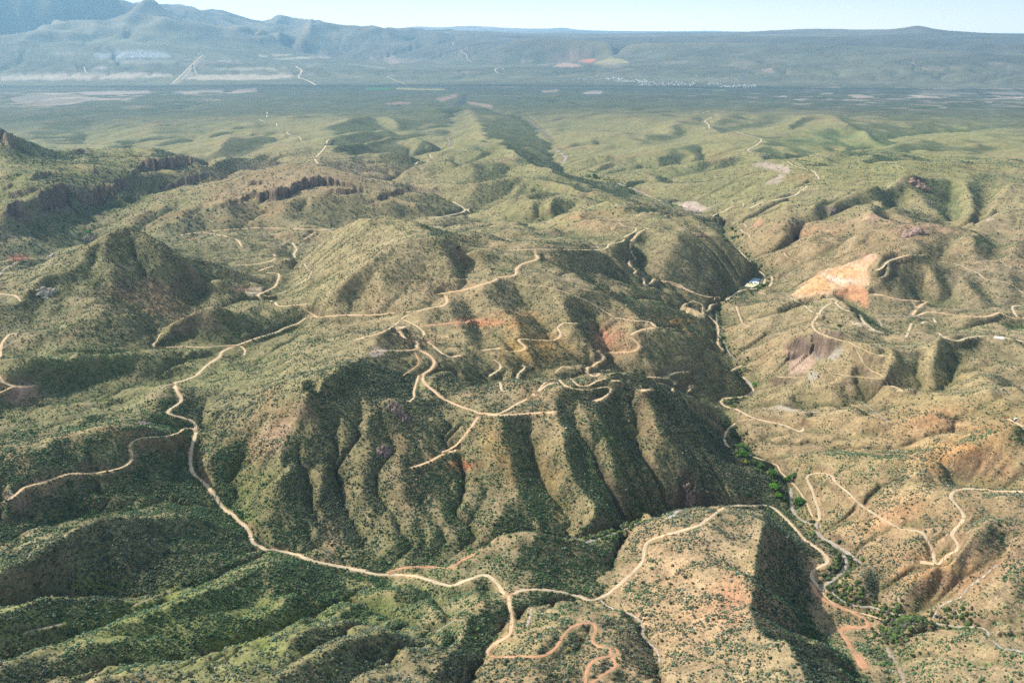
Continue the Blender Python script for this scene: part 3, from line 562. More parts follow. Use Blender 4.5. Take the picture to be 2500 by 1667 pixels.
# ------------------------------------------------------------------ tracks: traced, laid on the ground, the ground levelled under them
TAN, RED, PALE, GREY = (.54, .39, .235), (.46, .25, .145), (.51, .41, .265), (.34, .295, .235)
MAINR = [('B1', '2352,857 2150,820 2000,790 1900,750 1760,720 1680,705 1620,680 1600,640 1590,590 1520,530 1480,490 1420,450 1370,370 1300,290 1240,240 1215,190 1215,120 1225,60 1240,0'),
 ('M1', '1240,1395 1250,1340 1240,1310 1190,1285 1070,1250 1090,1220 1160,1170 1130,1110 1115,1060 1180,1040 1250,1010 1320,945 1400,890 1420,855 1520,815 1640,770 1760,735 1830,700 1900,680 1960,635 2030,640'),
 ('B2', '0,815 60,820 200,850 320,875 500,880 620,900 740,942 800,945 900,905 980,880 1030,885 1080,930 1120,990 1155,1012')]
def j(*a):
    return [p for k, s in a for p in crop(k, s)]
TRACKS = [  # points, width, colour, spoil
 (j(('M1', '2030,640 1960,635 1900,680 1830,700 1760,735 1640,770 1520,815 1420,855 1400,890 1320,945 1250,1010 1180,1040 1115,1060 1130,1110 1160,1170 1090,1220 1070,1250 1190,1285 1240,1310 1250,1370'),
    ('B1', '1235,20 1222,70 1215,130 1218,190 1240,240 1300,290 1370,370 1420,450 1480,490 1520,530 1590,590 1600,640 1620,680 1680,705 1760,720 1900,750 2000,790 2150,820 2352,857'),
    ('B2', '60,820 200,850 320,875 500,880 620,900 740,942 800,945 900,905 980,880 1030,885 1080,930 1120,990 1155,1012')), 6.2, PALE, 1),
 (j(('B2', '1155,1012 1240,975 1350,970 1480,985 1600,1015 1680,1040 1740,1025 1800,990 1880,920 1960,850 2010,790 2020,720 2040,670 2100,640 2200,610 2330,572'),
    ('B3', '60,628 160,600 280,560 320,530 380,490 430,450 480,435 560,435 660,435 730,438 800,490 880,570 950,650 1050,720 1095,770 1100,800 1020,840 990,880 1020,930 1065,985')), 6.0, PALE, 1),
 (j(('B3', '1065,985 1080,940 1130,910 1200,850 1215,780 1150,700 1080,650 1030,600 1030,535')), 6.0, GREY, 0),
 (j(('B3', '1030,535 1000,500 960,410 900,320 830,250 790,215 780,180 700,145 620,125 575,90')), 4.6, TAN, 0),
 (j(('B3', '1030,535 1050,525 1040,460 1020,400 1000,330 965,270 980,235 1080,230 1130,250 1150,290 1220,345 1300,420 1400,490 1500,550 1580,590 1680,595 1720,620 1740,670 1780,740 1775,790 1810,815 1840,770 1900,730 1940,695 1920,660 1885,625 1930,570 1970,520 1960,480 1900,410 1880,380 1910,345 1980,330 2100,335 2200,345 2352,343')), 6.0, PALE, 1),
 (j(('B3', '1690,795 1780,808')), 12, TAN, 1),
 (j(('B3', '1065,985 1080,1010 1120,1050 1200,1092 1280,1115 1400,1145 1480,1185 1510,1225')), 4.0, TAN, 0),
 (j(('B3', '995,930 1015,960 1020,995 1080,1040 1180,1085 1290,1132 1350,1175 1365,1205 1300,1216 1230,1205 1175,1240 1215,1285 1245,1340 1280,1390')), 6.5, RED, 1),
 (j(('B3', '1280,1385 1300,1415 1340,1475')), 14, RED, 1),
 (j(('B2', '1155,1012 1162,1080 1175,1150 1170,1220 1160,1260 1080,1310 1025,1355 1010,1385 1040,1408')), 5.6, TAN, 1),
 (j(('B2', '1040,1408 1150,1400 1300,1395 1380,1395 1450,1350 1500,1270 1560,1210 1640,1182 1690,1185 1715,1215 1710,1245 1690,1280 1690,1310 1740,1335 1820,1342 1855,1370 1835,1392 1720,1410 1665,1460 1650,1520 1645,1600')), 4.8, RED, 0),
 (j(('B2', '1790,1345 1810,1375 1800,1395 1840,1430 1840,1470 1760,1510 1670,1580')), 4.5, RED, 0),
 (j(('B2', '370,870 450,840 550,825 760,832 850,790 930,750 990,712')), 4.8, RED, 1),
 (j(('M1', '1248,1360 1190,1340 1165,1355 1130,1380 1020,1403 900,1405 850,1425 815,1450 840,1500 845,1540'), ('B1', '845,100 838,140 810,180 700,215 560,230 430,232 330,270 220,300 140,320 110,370 50,405 0,425')), 5.2, TAN, 1),
 (j(('M1', '1150,1325 1180,1340')), 9, PALE, 0),
 (j(('M1', '1115,1060 1060,1075 1000,1110')), 3.0, GREY, 0),
 (j(('M1', '1520,815 1400,822 1300,830 1150,825 1050,832 975,820 1010,780 1020,745 1060,740')), 3.8, TAN, 0),
 (j(('M1', '1530,820 1565,850 1555,885')), 5, TAN, 0), (j(('M1', '1545,890 1570,900')), 12, TAN, 0),
 (j(('M1', '2030,640 1960,600 1925,570')), 5, TAN, 1),
 (j(('M1', '1960,553 1880,562 1800,570 1765,560 1750,530 1720,540')), 6.5, TAN, 0),
 (j(('M1', '1665,545 1665,515 1645,500 1690,475 1750,445 1775,400 1775,362 1700,355')), 6.5, TAN, 0),
 (j(('M1', '1690,500 1740,505')), 12, TAN, 0),
 (j(('M1', '1650,345 1700,325 1740,312')), 6, TAN, 0), (j(('M1', '1500,307 1560,305 1650,298 1730,280 1755,260 1745,235')), 6.5, TAN, 0),
 (j(('M1', '1140,115 1280,97 1450,80 1650,70 1900,75 2085,80')), 7.5, TAN, 1), (j(('M1', '1290,97 1400,115 1500,140 1530,165 1545,192')), 6.5, TAN, 0),
 (j(('M1', '2010,95 1970,125 1935,142')), 5, TAN, 0), (j(('M1', '1865,165 1892,205 1875,235 1885,260')), 6, PALE, 0), (j(('M1', '1700,195 1780,180 1860,140')), 3.5, GREY, 0),
 (j(('M1', '1940,295 1960,330 1988,352 1930,410 1850,460 1750,500')), 4.5, PALE, 0),
 (j(('M1', '-40,488 0,490 60,495 100,502 125,525 132,545')), 6, TAN, 0), (j(('M1', '0,890 8,820 30,780 60,748 108,742')), 6, TAN, 0),
 (j(('M1', '-20,1010 30,1060 80,1080 140,1078 225,1075')), 8, TAN, 1), (j(('M1', '-20,1125 40,1100 80,1080')), 5, TAN, 0),
 (j(('M1', '0,370 30,330 110,285')), 5, GREY, 0), (j(('M1', '285,270 330,240 350,228')), 8, GREY, 0),
 # the ridge road over the domed hill
 (j(('M1', '2030,640 2180,625 2340,627'), ('M2', '60,627 180,625 300,625 450,608 590,597 640,580 720,570 760,545 755,510 740,485 860,468 950,440 1050,410 1100,385 1195,370 1205,330 1240,300 1320,275 1345,262 1325,235 1322,208')), 7.0, TAN, 1),
 (j(('M2', '740,485 705,492')), 9, TAN, 0),
 (j(('M2', '1150,212 1320,206 1500,207 1750,207 1800,172 1880,155 1900,125 1955,95 1968,75 1950,65 1900,60 1850,35')), 6, PALE, 0),
 (j(('M2', '2050,72 1990,95 1955,135 1930,165 1942,240 1970,265 1920,285 1940,320 1970,345 1950,360 2010,390 2022,430 2060,420 2080,395')), 6, TAN, 0),
 (j(('M2', '2080,395 2200,425 2260,445 2340,485'), ('M3', '60,408 150,430 200,465 250,485 330,508 400,508')), 6.5, TAN, 1),
 (j(('M2', '1130,395 1250,430 1400,445 1500,475 1600,510 1700,560 1830,640')), 3.2, TAN, 0),
 (j(('M2', '1830,640 1950,660 2050,670 2100,700 2200,708 2265,720')), 6.5, TAN, 0),
 (j(('M2', '2080,705 2000,720 1930,755 1975,800 1990,825 1970,850 1900,862 1760,862 1720,850 1755,900 1700,940 1650,970 1700,1018 1740,990')), 6, TAN, 1),
 (j(('M2', '2200,720 2160,710')), 9, TAN, 0),
 (j(('M2', '530,622 485,640 440,680 380,720 300,750 220,770')), 5, TAN, 0), (j(('M2', '230,768 190,778')), 13, TAN, 0),
 (j(('M2', '440,680 440,710 500,775 560,790 575,845 640,875 680,920 660,970 605,1005 620,1060 680,1110 740,1160 840,1205 920,1230 970,1253 1050,1262 1200,1258 1350,1246 1455,1245')), 5.8, TAN, 1),
 (j(('M2', '450,705 500,700')), 14, TAN, 0), (j(('M2', '1400,1246 1455,1243')), 10, TAN, 0),
 (j(('M2', '970,1253 1100,1250 1200,1195 1300,1145 1400,1070 1470,1055')), 5.5, TAN, 0), (j(('M2', '1310,1140 1350,1110')), 11, TAN, 0),
 (j(('M2', '1340,1110 1380,1060 1400,1050')), 4, TAN, 0),
 (j(('M2', '962,1270 900,1360 860,1410 800,1470 720,1500'), ('B2', '780,90 700,125 640,160 530,195')), 5.2, TAN, 1), (j(('B2', '770,95 820,85')), 12, TAN, 0),
 (j(('M2', '565,845 480,852 380,850 290,850')), 5.5, TAN, 1),
 (j(('M2', '555,865 585,930 540,970 480,1010')), 3, RED, 0), (j(('M2', '580,1010 565,1060 550,1110 550,1150 510,1180')), 4.5, TAN, 0),
 (j(('M2', '485,655 560,690 610,730 615,755')), 5.5, TAN, 0), (j(('M2', '640,795 720,860 790,895 850,882')), 4.5, TAN, 0), (j(('M2', '800,890 850,882')), 10, TAN, 0),
 (j(('M2', '620,692 760,680 850,662 870,675 920,655 1000,665 1060,682 1100,670 1108,645')), 5, RED, 1),
 (j(('M2', '990,848 1100,840 1160,858 1240,850 1262,830 1215,778 1350,785 1460,782 1488,740 1465,705 1510,675 1590,680')), 6, TAN, 0), (j(('M2', '1075,840 1105,835')), 11, TAN, 0),
 (j(('M2', '1060,905 1100,940 1100,970 1040,1005 1030,1018')), 5, PALE, 0), (j(('M2', '1240,940 1262,960 1215,1000 1210,1042')), 5, PALE, 0), (j(('M2', '1080,1030 1105,1070 1110,1112 1155,1105')), 5, PALE, 0),
 (j(('M2', '1420,1035 1460,1032 1530,1080 1620,1102 1720,1092 1800,1075 1808,1110 1760,1150 1715,1172')), 5, TAN, 0), (j(('M2', '1705,1172 1750,1158')), 10, TAN, 0),
 (j(('M2', '1530,1020 1600,1070 1650,1085 1720,1042 1780,1027')), 4.2, TAN, 0), (j(('M2', '1810,1043 1865,1043')), 6, TAN, 0),
 (j(('M2', '1450,990 1500,955 1560,960')), 3.5, TAN, 0), (j(('M2', '2000,1015 2140,1025 2200,1035 2212,1060 2195,1110')), 4.5, TAN, 0), (j(('M2', '2000,1105 2060,1100')), 12, TAN, 0),
 (j(('M2', '2140,1022 2220,990 2300,985')), 3, GREY, 0), (j(('M2', '2335,1075 2300,1065 2315,1090 2290,1120')), 5, TAN, 0),
 (j(('M2', '800,390 950,400 1080,392')), 3, TAN, 0),
 # canyon road
 (j(('M3', '300,605 345,585 350,560 400,550 460,525 520,480 560,465 650,455')), 6.5, PALE, 0),
 (j(('M3', '690,430 700,390 685,360 650,335 655,315 620,290 580,260 545,225 535,210')), 6.5, PALE, 0),
 (j(('M3', '725,445 745,410 740,375')), 6.5, TAN, 0), (j(('M3', '470,32 550,40 577,58 545,85 590,110 602,125 575,138 510,148 460,160')), 6.5, PALE, 0), (j(('M3', '570,62 600,55')), 8, TAN, 0),
 (j(('M3', '300,605 350,640 400,700 398,760 400,810 430,850')), 5.5, TAN, 0), (j(('M3', '300,600 300,560 260,540 230,533 170,570 165,600')), 4, TAN, 0),
 (j(('M3', '480,980 520,960 565,945')), 5.5, TAN, 0), (j(('M3', '560,1020 600,1070 625,1105 580,1140 520,1150 450,1155 415,1180 450,1210 510,1225 600,1270 640,1285 700,1300 830,1330 920,1367 945,1355 940,1335')), 6, PALE, 1),
 (j(('M3', '510,1222 600,1270')), 9, TAN, 0), (j(('M3', '630,1287 560,1295 500,1320 455,1365 443,1430 480,1475')), 5, TAN, 0),
 (j(('M3', '850,512 920,545 1000,605 1040,625 1060,590 1110,555 1150,548 1160,530 1085,520')), 6, PALE, 0), (j(('M3', '1035,610 1050,628')), 12, PALE, 0),
 (j(('M3', '1150,548 1200,590 1290,615 1330,670 1400,722 1480,745')), 6, PALE, 0), (j(('M3', '1360,715 1440,735')), 12, PALE, 0),
 (j(('M3', '1035,625 1000,680 1030,730 1110,765 1200,790 1270,815 1300,880 1350,960 1440,1010 1500,1070 1580,1105')), 6, TAN, 0),
 (j(('M3', '1230,795 1340,850 1390,875 1460,885')), 4, TAN, 0), (j(('M3', '1430,885 1465,880')), 11, TAN, 0), (j(('M3', '1540,1105 1582,1108')), 9, TAN, 0),
 (j(('M3', '1400,495 1450,500 1550,525 1700,535 1735,538 1690,565 1650,610 1640,625 1665,632 1740,605 1850,615 1950,630 2090,637 2150,625 2200,608 2250,635 2320,650 2352,640')), 7, TAN, 1),
 (j(('M3', '1640,540 1668,580')), 5, TAN, 0), (j(('M3', '2310,640 2285,600 2280,568 2340,565')), 6, PALE, 0), (j(('M3', '1395,492 1450,498')), 13, TAN, 0),
 (j(('M3', '1400,342 1440,330 1480,285 1540,262 1620,243 1715,243')), 6.5, PALE, 0), (j(('M3', '1820,285 1900,295 1980,325 2060,360 2120,402 2250,420 2352,490')), 5, PALE, 0),
 (j(('M3', '1440,385 1470,370 1485,310')), 3.5, GREY, 0),
 (j(('M3', '1600,765 1618,720 1635,672')), 6, PALE, 0), (j(('M3', '1800,735 1830,760 1900,787 1930,792 2000,768 2120,758 2240,770 2352,795')), 6.5, PALE, 0), (j(('M3', '2160,765 2230,772')), 24, (.5, .48, .46), 0),
 (j(('M3', '515,568 540,640 560,680 603,702')), 5.5, TAN, 0), (j(('M3', '1400,628 1520,628 1640,636 1790,645')), 4.5, GREY, 0), (j(('M3', '1775,648 1790,675')), 6, PALE, 0), (j(('M3', '1700,680 1715,665 1740,668')), 6, PALE, 0),
 (j(('M3', '1420,650 1445,690 1440,700')), 4, GREY, 0), (j(('M3', '700,1222 800,1237 950,1243 1060,1246')), 4, GREY, 0), (j(('M3', '750,1023 950,1020')), 4, TAN, 0), (j(('M3', '1100,992 1250,1015 1440,1030')), 3.5, TAN, 0),
 (j(('M3', '1060,1080 1150,1050 1160,1020 1110,1000')), 3, TAN, 0), (j(('M3', '2250,1285 2352,1338')), 8, TAN, 1),
 (j(('M3', '820,222 840,255 930,285')), 4.5, TAN, 0), (j(('M3', '1300,1170 1400,1240 1500,1315')), 3, GREY, 0), (j(('M3', '660,480 700,492')), 12, TAN, 0),
 # far tracks
 (j(('T1', '1705,715 1702,750')), 9, PALE, 0), (j(('T1', '1655,765 1690,780')), 9, PALE, 0), (j(('T1', '1765,788 1768,808 1775,832')), 9, PALE, 0), (j(('T1', '1828,840 1845,860 1910,875 1925,900 1968,908')), 8, PALE, 0),
 (j(('T1', '2110,888 2088,898 2080,930 2050,970 2015,1005 2012,1025 2028,1045')), 9, PALE, 0),
 (j(('T2', '650,1395 750,1378 870,1350 865,1325 820,1300 800,1285')), 9, PALE, 0), (j(('T2', '900,1318 893,1335 905,1358')), 8, PALE, 0),
 (j(('T2', '685,975 650,990 672,1013')), 8, PALE, 0), (j(('T2', '590,1028 560,1050 575,1070')), 9, PALE, 0),
 (j(('T3', '410,730 380,740 345,760 315,775 338,795 345,825')), 10, PALE, 0), (j(('T3', '520,845 600,870 675,890 650,925 590,960 640,985 705,1000')), 9, PALE, 0), (j(('T3', '840,1030 900,1065 1000,1090 1030,1120 1050,1152')), 8, PALE, 0),
 (j(('T3', '990,1167 950,1205 925,1218 880,1250 750,1280 670,1295 600,1330 555,1315 568,1300 520,1290')), 7.5, PALE, 0), (j(('T3', '545,1312 480,1325 430,1350 360,1382 410,1390 475,1392')), 8, PALE, 1),
 (j(('T3', '930,1220 1050,1203')), 6, PALE, 0), (j(('T3', '295,725 350,710')), 8, PALE, 0),
 (j(('T1', '1100,535 1150,490 1200,440 1250,390 1298,352')), 26, PALE, 0), (j(('T1', '1160,510 1200,470 1230,430 1255,475')), 16, PALE, 0), (j(('T1', '1885,425 1925,455 1905,495 1960,515 2015,545')), 36, PALE, 0),
 (j(('T1', '535,430 545,455 552,470')), 22, PALE, 0), (j(('T2', '885,312 850,330 885,350 890,378 925,403')), 24, PALE, 0), (j(('T2', '800,270 800,292')), 22, PALE, 0), (j(('T2', '1125,445 1100,432 1068,445 1080,465 1125,475')), 22, PALE, 0),
 (j(('T2', '380,490 430,515 500,540')), 18, PALE, 0), (j(('T3', '1660,415 1640,405 1600,395')), 18, PALE, 0), (j(('T3', '1705,435 1755,455')), 20, PALE, 0), (j(('T3', '430,505 480,495 530,515')), 15, PALE, 0),
]
WASHES = [  # dry stream beds, pale sand and boulders
 (j(('B3', '1300,800 1270,770 1200,715 1120,665 1060,640 1030,600')), 7, (.42, .36, .30)),
 (j(('B3', '865,320 870,440 900,500 960,540 1020,560')), 5, (.38, .33, .27)),
 (j(('B3', '1110,950 1170,1030 1280,1075 1400,1085 1550,1130 1700,1150 1810,1190 1960,1205 2100,1210 2150,1290 2220,1345 2352,1365')), 3.6, (.40, .36, .30)),
 (j(('B3', '1770,1160 1800,1100 1840,1055 1950,1020 1990,960 2100,880 2190,800')), 2.4, (.40, .36, .29)),
 (j(('B3', '1480,1330 1500,1390 1560,1470 1600,1600')), 5, (.36, .30, .22)),
 (j(('B2', '1740,1040 1800,1080 1950,1130 2010,1200 2010,1260 2060,1320 2110,1370 2120,1440')), 2.5, (.45, .38, .32)),
 (j(('B2', '1300,1090 1290,1150 1265,1210')), 2.5, (.45, .38, .32)),
 (j(('B2', '1650,670 1750,640 1850,600 1930,570')), 5, (.36, .33, .30)), (j(('B2', '2080,510 2180,505 2260,460 2330,450'), ('B3', '100,470 200,450')), 5, (.45, .43, .39)),
 (j(('M3', '385,600 390,660 400,740 440,800 480,880 540,930')), 3, (.32, .29, .25)), (j(('M3', '520,1000 600,1050 620,1100')), 4, (.42, .39, .35)),
 (j(('B1', '850,1070 1000,1010 1090,975')), 3, (.33, .25, .18)), (j(('B1', '150,1240 270,1215 400,1190')), 4, (.32, .24, .19)),
 (j(('T2', '1460,960 1500,990 1520,1010 1490,1050')), 32, (.36, .29, .24)), (j(('T2', '1230,730 1300,780 1380,850 1430,900')), 22, (.2, .16, .13)), (j(('T2', '1850,1170 1960,1210 2070,1260 2200,1310')), 15, (.42, .34, .27)),
 (j(('T2', '765,880 780,920 750,950')), 14, (.3, .25, .19)), (j(('B2', '700,1230 780,1190 830,1130')), 2.5, (.34, .31, .24)),
]
# a level yard for the pond beside the creek
def nat(px, py): return hit(px*.9408, py*.9408)[0]
def onplane(px, py, z):
    th, s = ray(px*.9408, py*.9408); r_ = (z-HC)/s; return np.array([r_*math.sin(th), r_*math.cos(th), z])
def inside(Q, X, Y):
    m = np.zeros(X.shape, bool)
    for a, b in zip(Q, np.roll(Q, -1, 0)):
        with np.errstate(divide='ignore', invalid='ignore'): m ^= ((a[1] > Y) != (b[1] > Y)) & (X < (b[0]-a[0])*(Y-a[1])/(b[1]-a[1])+a[0])
    return m
ZPOND = float(np.median([nat(*p)[2] for p in ((1840, 697), (1850, 688), (1855, 681), (1830, 694))]))+1.5
YARD = np.array([onplane(*p, ZPOND)[:2] for p in ((1835, 676), (1861, 679), (1857, 694), (1839, 704), (1814, 700))]); YC = YARD.mean(0)
I_, J_ = window(YC[0], YC[1], 130); ym = inside((YARD-YC)*1.12+YC, XF[I_, J_], YF[I_, J_]).astype(float); ym = blur(ym, 1); ZF[I_, J_] = ZF[I_, J_]*(1-ym)+(ZPOND-1.2)*ym
# whatever stands between the camera and the yard is kept below it
for q in (1.25, 1.45): ym = inside((YARD-YC)*q+YC, XF[I_, J_], YF[I_, J_]); ZF[I_, J_] = np.where(ym, np.minimum(ZF[I_, J_], ZPOND-1.2+18*(q-1.12)), ZF[I_, J_])
ROADF = np.zeros_like(ZF); SPOIL = np.zeros_like(ZF)
def lay(px, step_px=3):
    P = smooth_poly(np.array(px), step=step_px); H_ = hit(P[:, 0], P[:, 1]); ok = np.isfinite(H_[:, 0]); H_ = H_[ok]
    runs = []; cur = [H_[0]] if len(H_) else []
    for a, b in zip(H_[:-1], H_[1:]):
        lim = a[3]/FPX*step_px*22
        if math.hypot(b[0]-a[0], b[1]-a[1]) > max(lim, 22): runs.append(cur); cur = []
        cur.append(b)
    runs.append(cur)
    out = []
    for rn in runs:
        if len(rn) < 3: continue
        A = np.array(rn)[:, :3]; L = np.hypot(*np.diff(A[:, :2], axis=0).T)
        if L.sum() < 12: continue
        s = np.r_[0, np.cumsum(L)]; st = max(2.5, A[0].max()*0+np.hypot(A[0, 0], A[0, 1])/900)
        q = np.arange(0, s[-1], st); B = np.stack([np.interp(q, s, A[:, k]) for k in range(3)], 1)
        k = max(1, int(14/st)); ker = np.hanning(2*k+3)[1:-1]; ker /= ker.sum()
        if len(B) > 2*k+2:
            Bp = np.pad(B, ((k, k), (0, 0)), mode='edge'); Sx = [np.convolve(Bp[:, c], ker, 'valid')[:len(B)] for c in range(3)]
            e = np.minimum(np.arange(len(B)), np.arange(len(B))[::-1]); wgt = np.clip(e/(k+1), 0, 1)
            for c in range(3): B[:, c] = B[:, c]*(1-wgt)+Sx[c]*wgt
        B[:, 2] = height(B[:, 0], B[:, 1])
        if len(B) > 2*k+2:
            k2 = max(1, int(20/st)); ker = np.hanning(2*k2+3)[1:-1]; ker /= ker.sum()
            B[:, 2] = np.convolve(np.pad(B[:, 2], k2, mode='edge'), ker, 'valid')[:len(B)]
        out.append(B)
    return out
def level(B, hw, spoil, flat=True):
    NUMZ = {}
    r0 = math.hypot(B[len(B)//2, 0], B[len(B)//2, 1]); cell = r0*DTF; rad = hw + 1.3*max(cell, r0*.0024) + 5
    lo = B[:, :2].min(0)-rad*2; hi = B[:, :2].max(0)+rad*2
    c = (lo+hi)/2; I, J = window(c[0], c[1], math.hypot(*(hi-lo))/2)
    X_, Y_ = XF[I, J], YF[I, J]; best = np.full(X_.shape, 1e9); tz = np.zeros(X_.shape)
    for a in B[::1]:
        # only a small block of the window is near each sample
        i, jj = window(a[0], a[1], rad*1.5)
        i = slice(max(0, i.start-I.start), max(0, i.stop-I.start)); jj = slice(max(0, jj.start-J.start), max(0, jj.stop-J.start))
        xx, yy = X_[i, jj], Y_[i, jj]
        if xx.size == 0: continue
        d = np.hypot(xx-a[0], yy-a[1]); b = best[i, jj]; m = d < b; b[m] = d[m]; tz[i, jj][m] = a[2]
    inner = hw + 1.25*np.maximum(CF[I], DR[I]*.8)
    wgt = np.clip((inner+4.5-best)/4.5, 0, 1); wgt = np.where(best < 1e8, wgt, 0)
    if flat: ZF[I, J] += (tz-ZF[I, J])*wgt*wgt*(3-2*wgt)
    ROADF[I, J] = np.maximum(ROADF[I, J], np.clip((hw+1.5+CF[I]*.3-best)/2, 0, 1))
    if spoil: SPOIL[I, J] = np.maximum(SPOIL[I, J], np.clip(1-(best-hw)/7, 0, 1)*spoil)
def near_track(B): return math.hypot(B[0, 0], B[0, 1]) < 13000
LAID = []
for px, wd, colr, sp in TRACKS:
    for B in lay(px):
        if len(B) < 3: continue
        wd_ = wd*float(np.interp(math.hypot(B[0, 0], B[0, 1]), [900, 2000, 3600, 5000], [.76, .9, 1.05, 1.25]))
        level(B, wd_/2, sp); LAID.append((B, wd_, colr))
LAIDW = []
for px, wd, colr in WASHES:
    for B in lay(px):
        if len(B) < 3: continue
        wd = wd; B[:, 2] -= .6; level(B, wd/2, 0, flat=True); LAIDW.append((B, wd, colr))

# ------------------------------------------------------------------ the ground's colours, some cloud shade and haze painted in
PX, PY = project(XF, YF, ZF)
gx, gy = slope_fields(ZF); SL = np.hypot(gx, gy)
bgx, bgy = slope_fields(blur(to_fine(blur(Zt, 3)), 1))
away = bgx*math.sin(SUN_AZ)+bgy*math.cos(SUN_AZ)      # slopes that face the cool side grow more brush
N1 = rnoise(XF, YF, 260, 90)*.5+rnoise(XF, YF, 110, 91)*.3+rnoise(XF, YF, 45, 92)*.2
N2 = rnoise(XF, YF, 340, 93)*.45+rnoise(XF, YF, 120, 94)*.35+rnoise(XF, YF, 30, 95)*.2
N3 = rnoise(XF, YF, 70, 96)*.5+rnoise(XF, YF, 24, 97)*.5
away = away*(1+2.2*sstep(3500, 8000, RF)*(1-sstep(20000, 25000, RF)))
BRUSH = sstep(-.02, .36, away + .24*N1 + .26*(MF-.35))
def ell(cx, cy, rx, ry, rot=0.):
    a = R(rot); dx = PX-cx; dy = PY-cy; u = dx*math.cos(a)+dy*math.sin(a); v = -dx*math.sin(a)+dy*math.cos(a)
    return np.exp(-((u/rx)**2+(v/ry)**2)**1.0*.7)
BR_ADD = [(500,1150,700,300,.05),(300,600,350,160,.1),(1000,820,260,110,.12),(1250,760,230,130,.05),(300,640,220,110,.15),(350,1290,380,90,.25),(250,1110,300,70,.2),(1000,1160,400,110,.18),(930,620,210,110,-.45),(620,870,230,55,-.15),
 (1560,1420,170,150,-.45),(2100,1200,400,260,-.12),(1850,780,180,90,-.1),(1300,1330,130,45,.35),(1050,1500,110,60,.3),(300,1470,500,85,-.5),(450,1150,120,40,.1),(1530,1020,60,90,-.25),(2060,620,110,50,.35),(2250,690,120,45,.15),
 (480,730,140,30,.15),(680,420,200,40,-.3),(1100,400,500,60,-.2),(250,500,260,60,.1),(1850,1350,90,130,.15),(1450,1040,260,100,.05),(1900,600,90,40,-.5),(150,820,250,80,.12)]
for cx, cy, rx, ry, v in BR_ADD: BRUSH = BRUSH + v*ell(cx, cy, rx, ry)
BRUSH = np.clip(BRUSH, 0, 1)
def V(*c): return np.array(c, float)
COL = np.empty(ZF.shape+(3,)); COL[:] = V(.25, .198, .12)
def mixin(wt, c):
    global COL
    wt = np.clip(wt, 0, 1)[..., None]; COL = COL*(1-wt)+V(*c)*wt
def emix(cx, cy, rx, ry, c, s, rot=0., nz_=None):
    wt = ell(cx, cy, rx, ry, rot)*s
    if nz_ is not None: wt = wt*np.clip(.75+nz_*1.1, 0, 1.4)
    mixin(wt, c)
for a in [(2120,1250,420,260,(.325,.21,.12),.85),(1560,1420,200,190,(.36,.255,.145),.9),(900,630,220,110,(.28,.215,.10),.8),(300,1480,420,140,(.215,.20,.085),.7),(200,900,380,200,(.15,.15,.065),.6),(620,870,240,60,(.235,.215,.105),.8),
 (680,415,230,45,(.27,.195,.10),.9),(180,400,280,90,(.19,.19,.055),.85),(1000,360,800,110,(.18,.165,.07),.8),(1300,480,330,60,(.24,.215,.09),.7),(2050,360,420,75,(.225,.205,.065),.8),(1800,790,220,110,(.285,.215,.115),.8),(1950,560,300,70,(.29,.19,.10),.7),
 (2200,960,260,110,(.31,.225,.10),.7),(1300,1080,420,120,(.25,.185,.08),.5),(700,1100,250,120,(.20,.165,.07),.6),(1280,790,300,110,(.24,.185,.085),.6),(750,1420,300,90,(.145,.16,.05),.75),(1300,1500,160,80,(.27,.205,.09),.8),(250,640,260,100,(.165,.165,.075),.7)]:
    emix(*a)
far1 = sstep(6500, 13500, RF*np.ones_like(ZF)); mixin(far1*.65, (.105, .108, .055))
far2 = sstep(8200, 12500, RF*np.ones_like(ZF)); mixin(far2*.9*np.clip(.9+.5*N2, .5, 1), (.040, .052, .038))  # darker scrub, plus cloud shade painted into the valley floor
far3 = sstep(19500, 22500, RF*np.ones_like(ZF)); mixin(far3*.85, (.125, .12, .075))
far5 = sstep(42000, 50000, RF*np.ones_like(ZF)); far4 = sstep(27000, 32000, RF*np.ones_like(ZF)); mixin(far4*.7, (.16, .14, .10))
mixin(far5*.8, (.30, .29, .26)); emix(1900, 105, 700, 26, (.06, .065, .05), .5)  # haze fade painted on the farthest ranges; cloud shade painted on the right ridge
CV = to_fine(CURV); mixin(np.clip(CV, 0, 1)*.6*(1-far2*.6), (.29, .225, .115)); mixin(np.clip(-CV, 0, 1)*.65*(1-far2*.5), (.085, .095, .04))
fs2 = (rnoise(XF*.4, YF, 2600, 175)*.6+rnoise(XF*.5, YF, 900, 176)*.4)*far3; COL = COL*(1+.42*fs2[..., None]); fs = (rnoise(XF*.5, YF, 500, 170)*.5+rnoise(XF*.6, YF, 180, 171)*.5)*sstep(9000, 14000, RF); COL = COL*(1+.35*fs[..., None])
grs = np.clip(.45+.9*N2+.5*(MF-.4), 0, 1)*(1-far2)
emix(600, 1100, 900, 600, (.12, .135, .045), .28, 0, N2); mixin(grs*.2, (.13, .145, .055))
emix(1000, 350, 1500, 120, (.12, .145, .05), .35, 0, N2)
mixin(np.clip(N3-.25, 0, 1)*1.2*(1-far1), (.31, .235, .14)); mixin(np.clip(-N2-.35, 0, 1)*1.3*(1-far1), (.31, .17, .085))
mixin(sstep(.02, -.30, away)*.5*sstep(3000, 6000, RF)*(1-far2), (.215, .195, .085)); mixin(BRUSH*.52*(1-far2*.6), (.078, .088, .045)); mixin(BRUSH*.5*sstep(3200, 6000, RF)*(1-far2*.4), (.050, .075, .032)); emix(700, 412, 230, 42, (.275, .195, .115), .85); mixin(ell(380, 1450, 480, 110)*np.clip(.35+N2, 0, 1)*.6, (.17, .205, .055)); emix(930, 625, 210, 110, (.31, .245, .135), .65); emix(1560, 1420, 190, 180, (.37, .27, .165), .4)
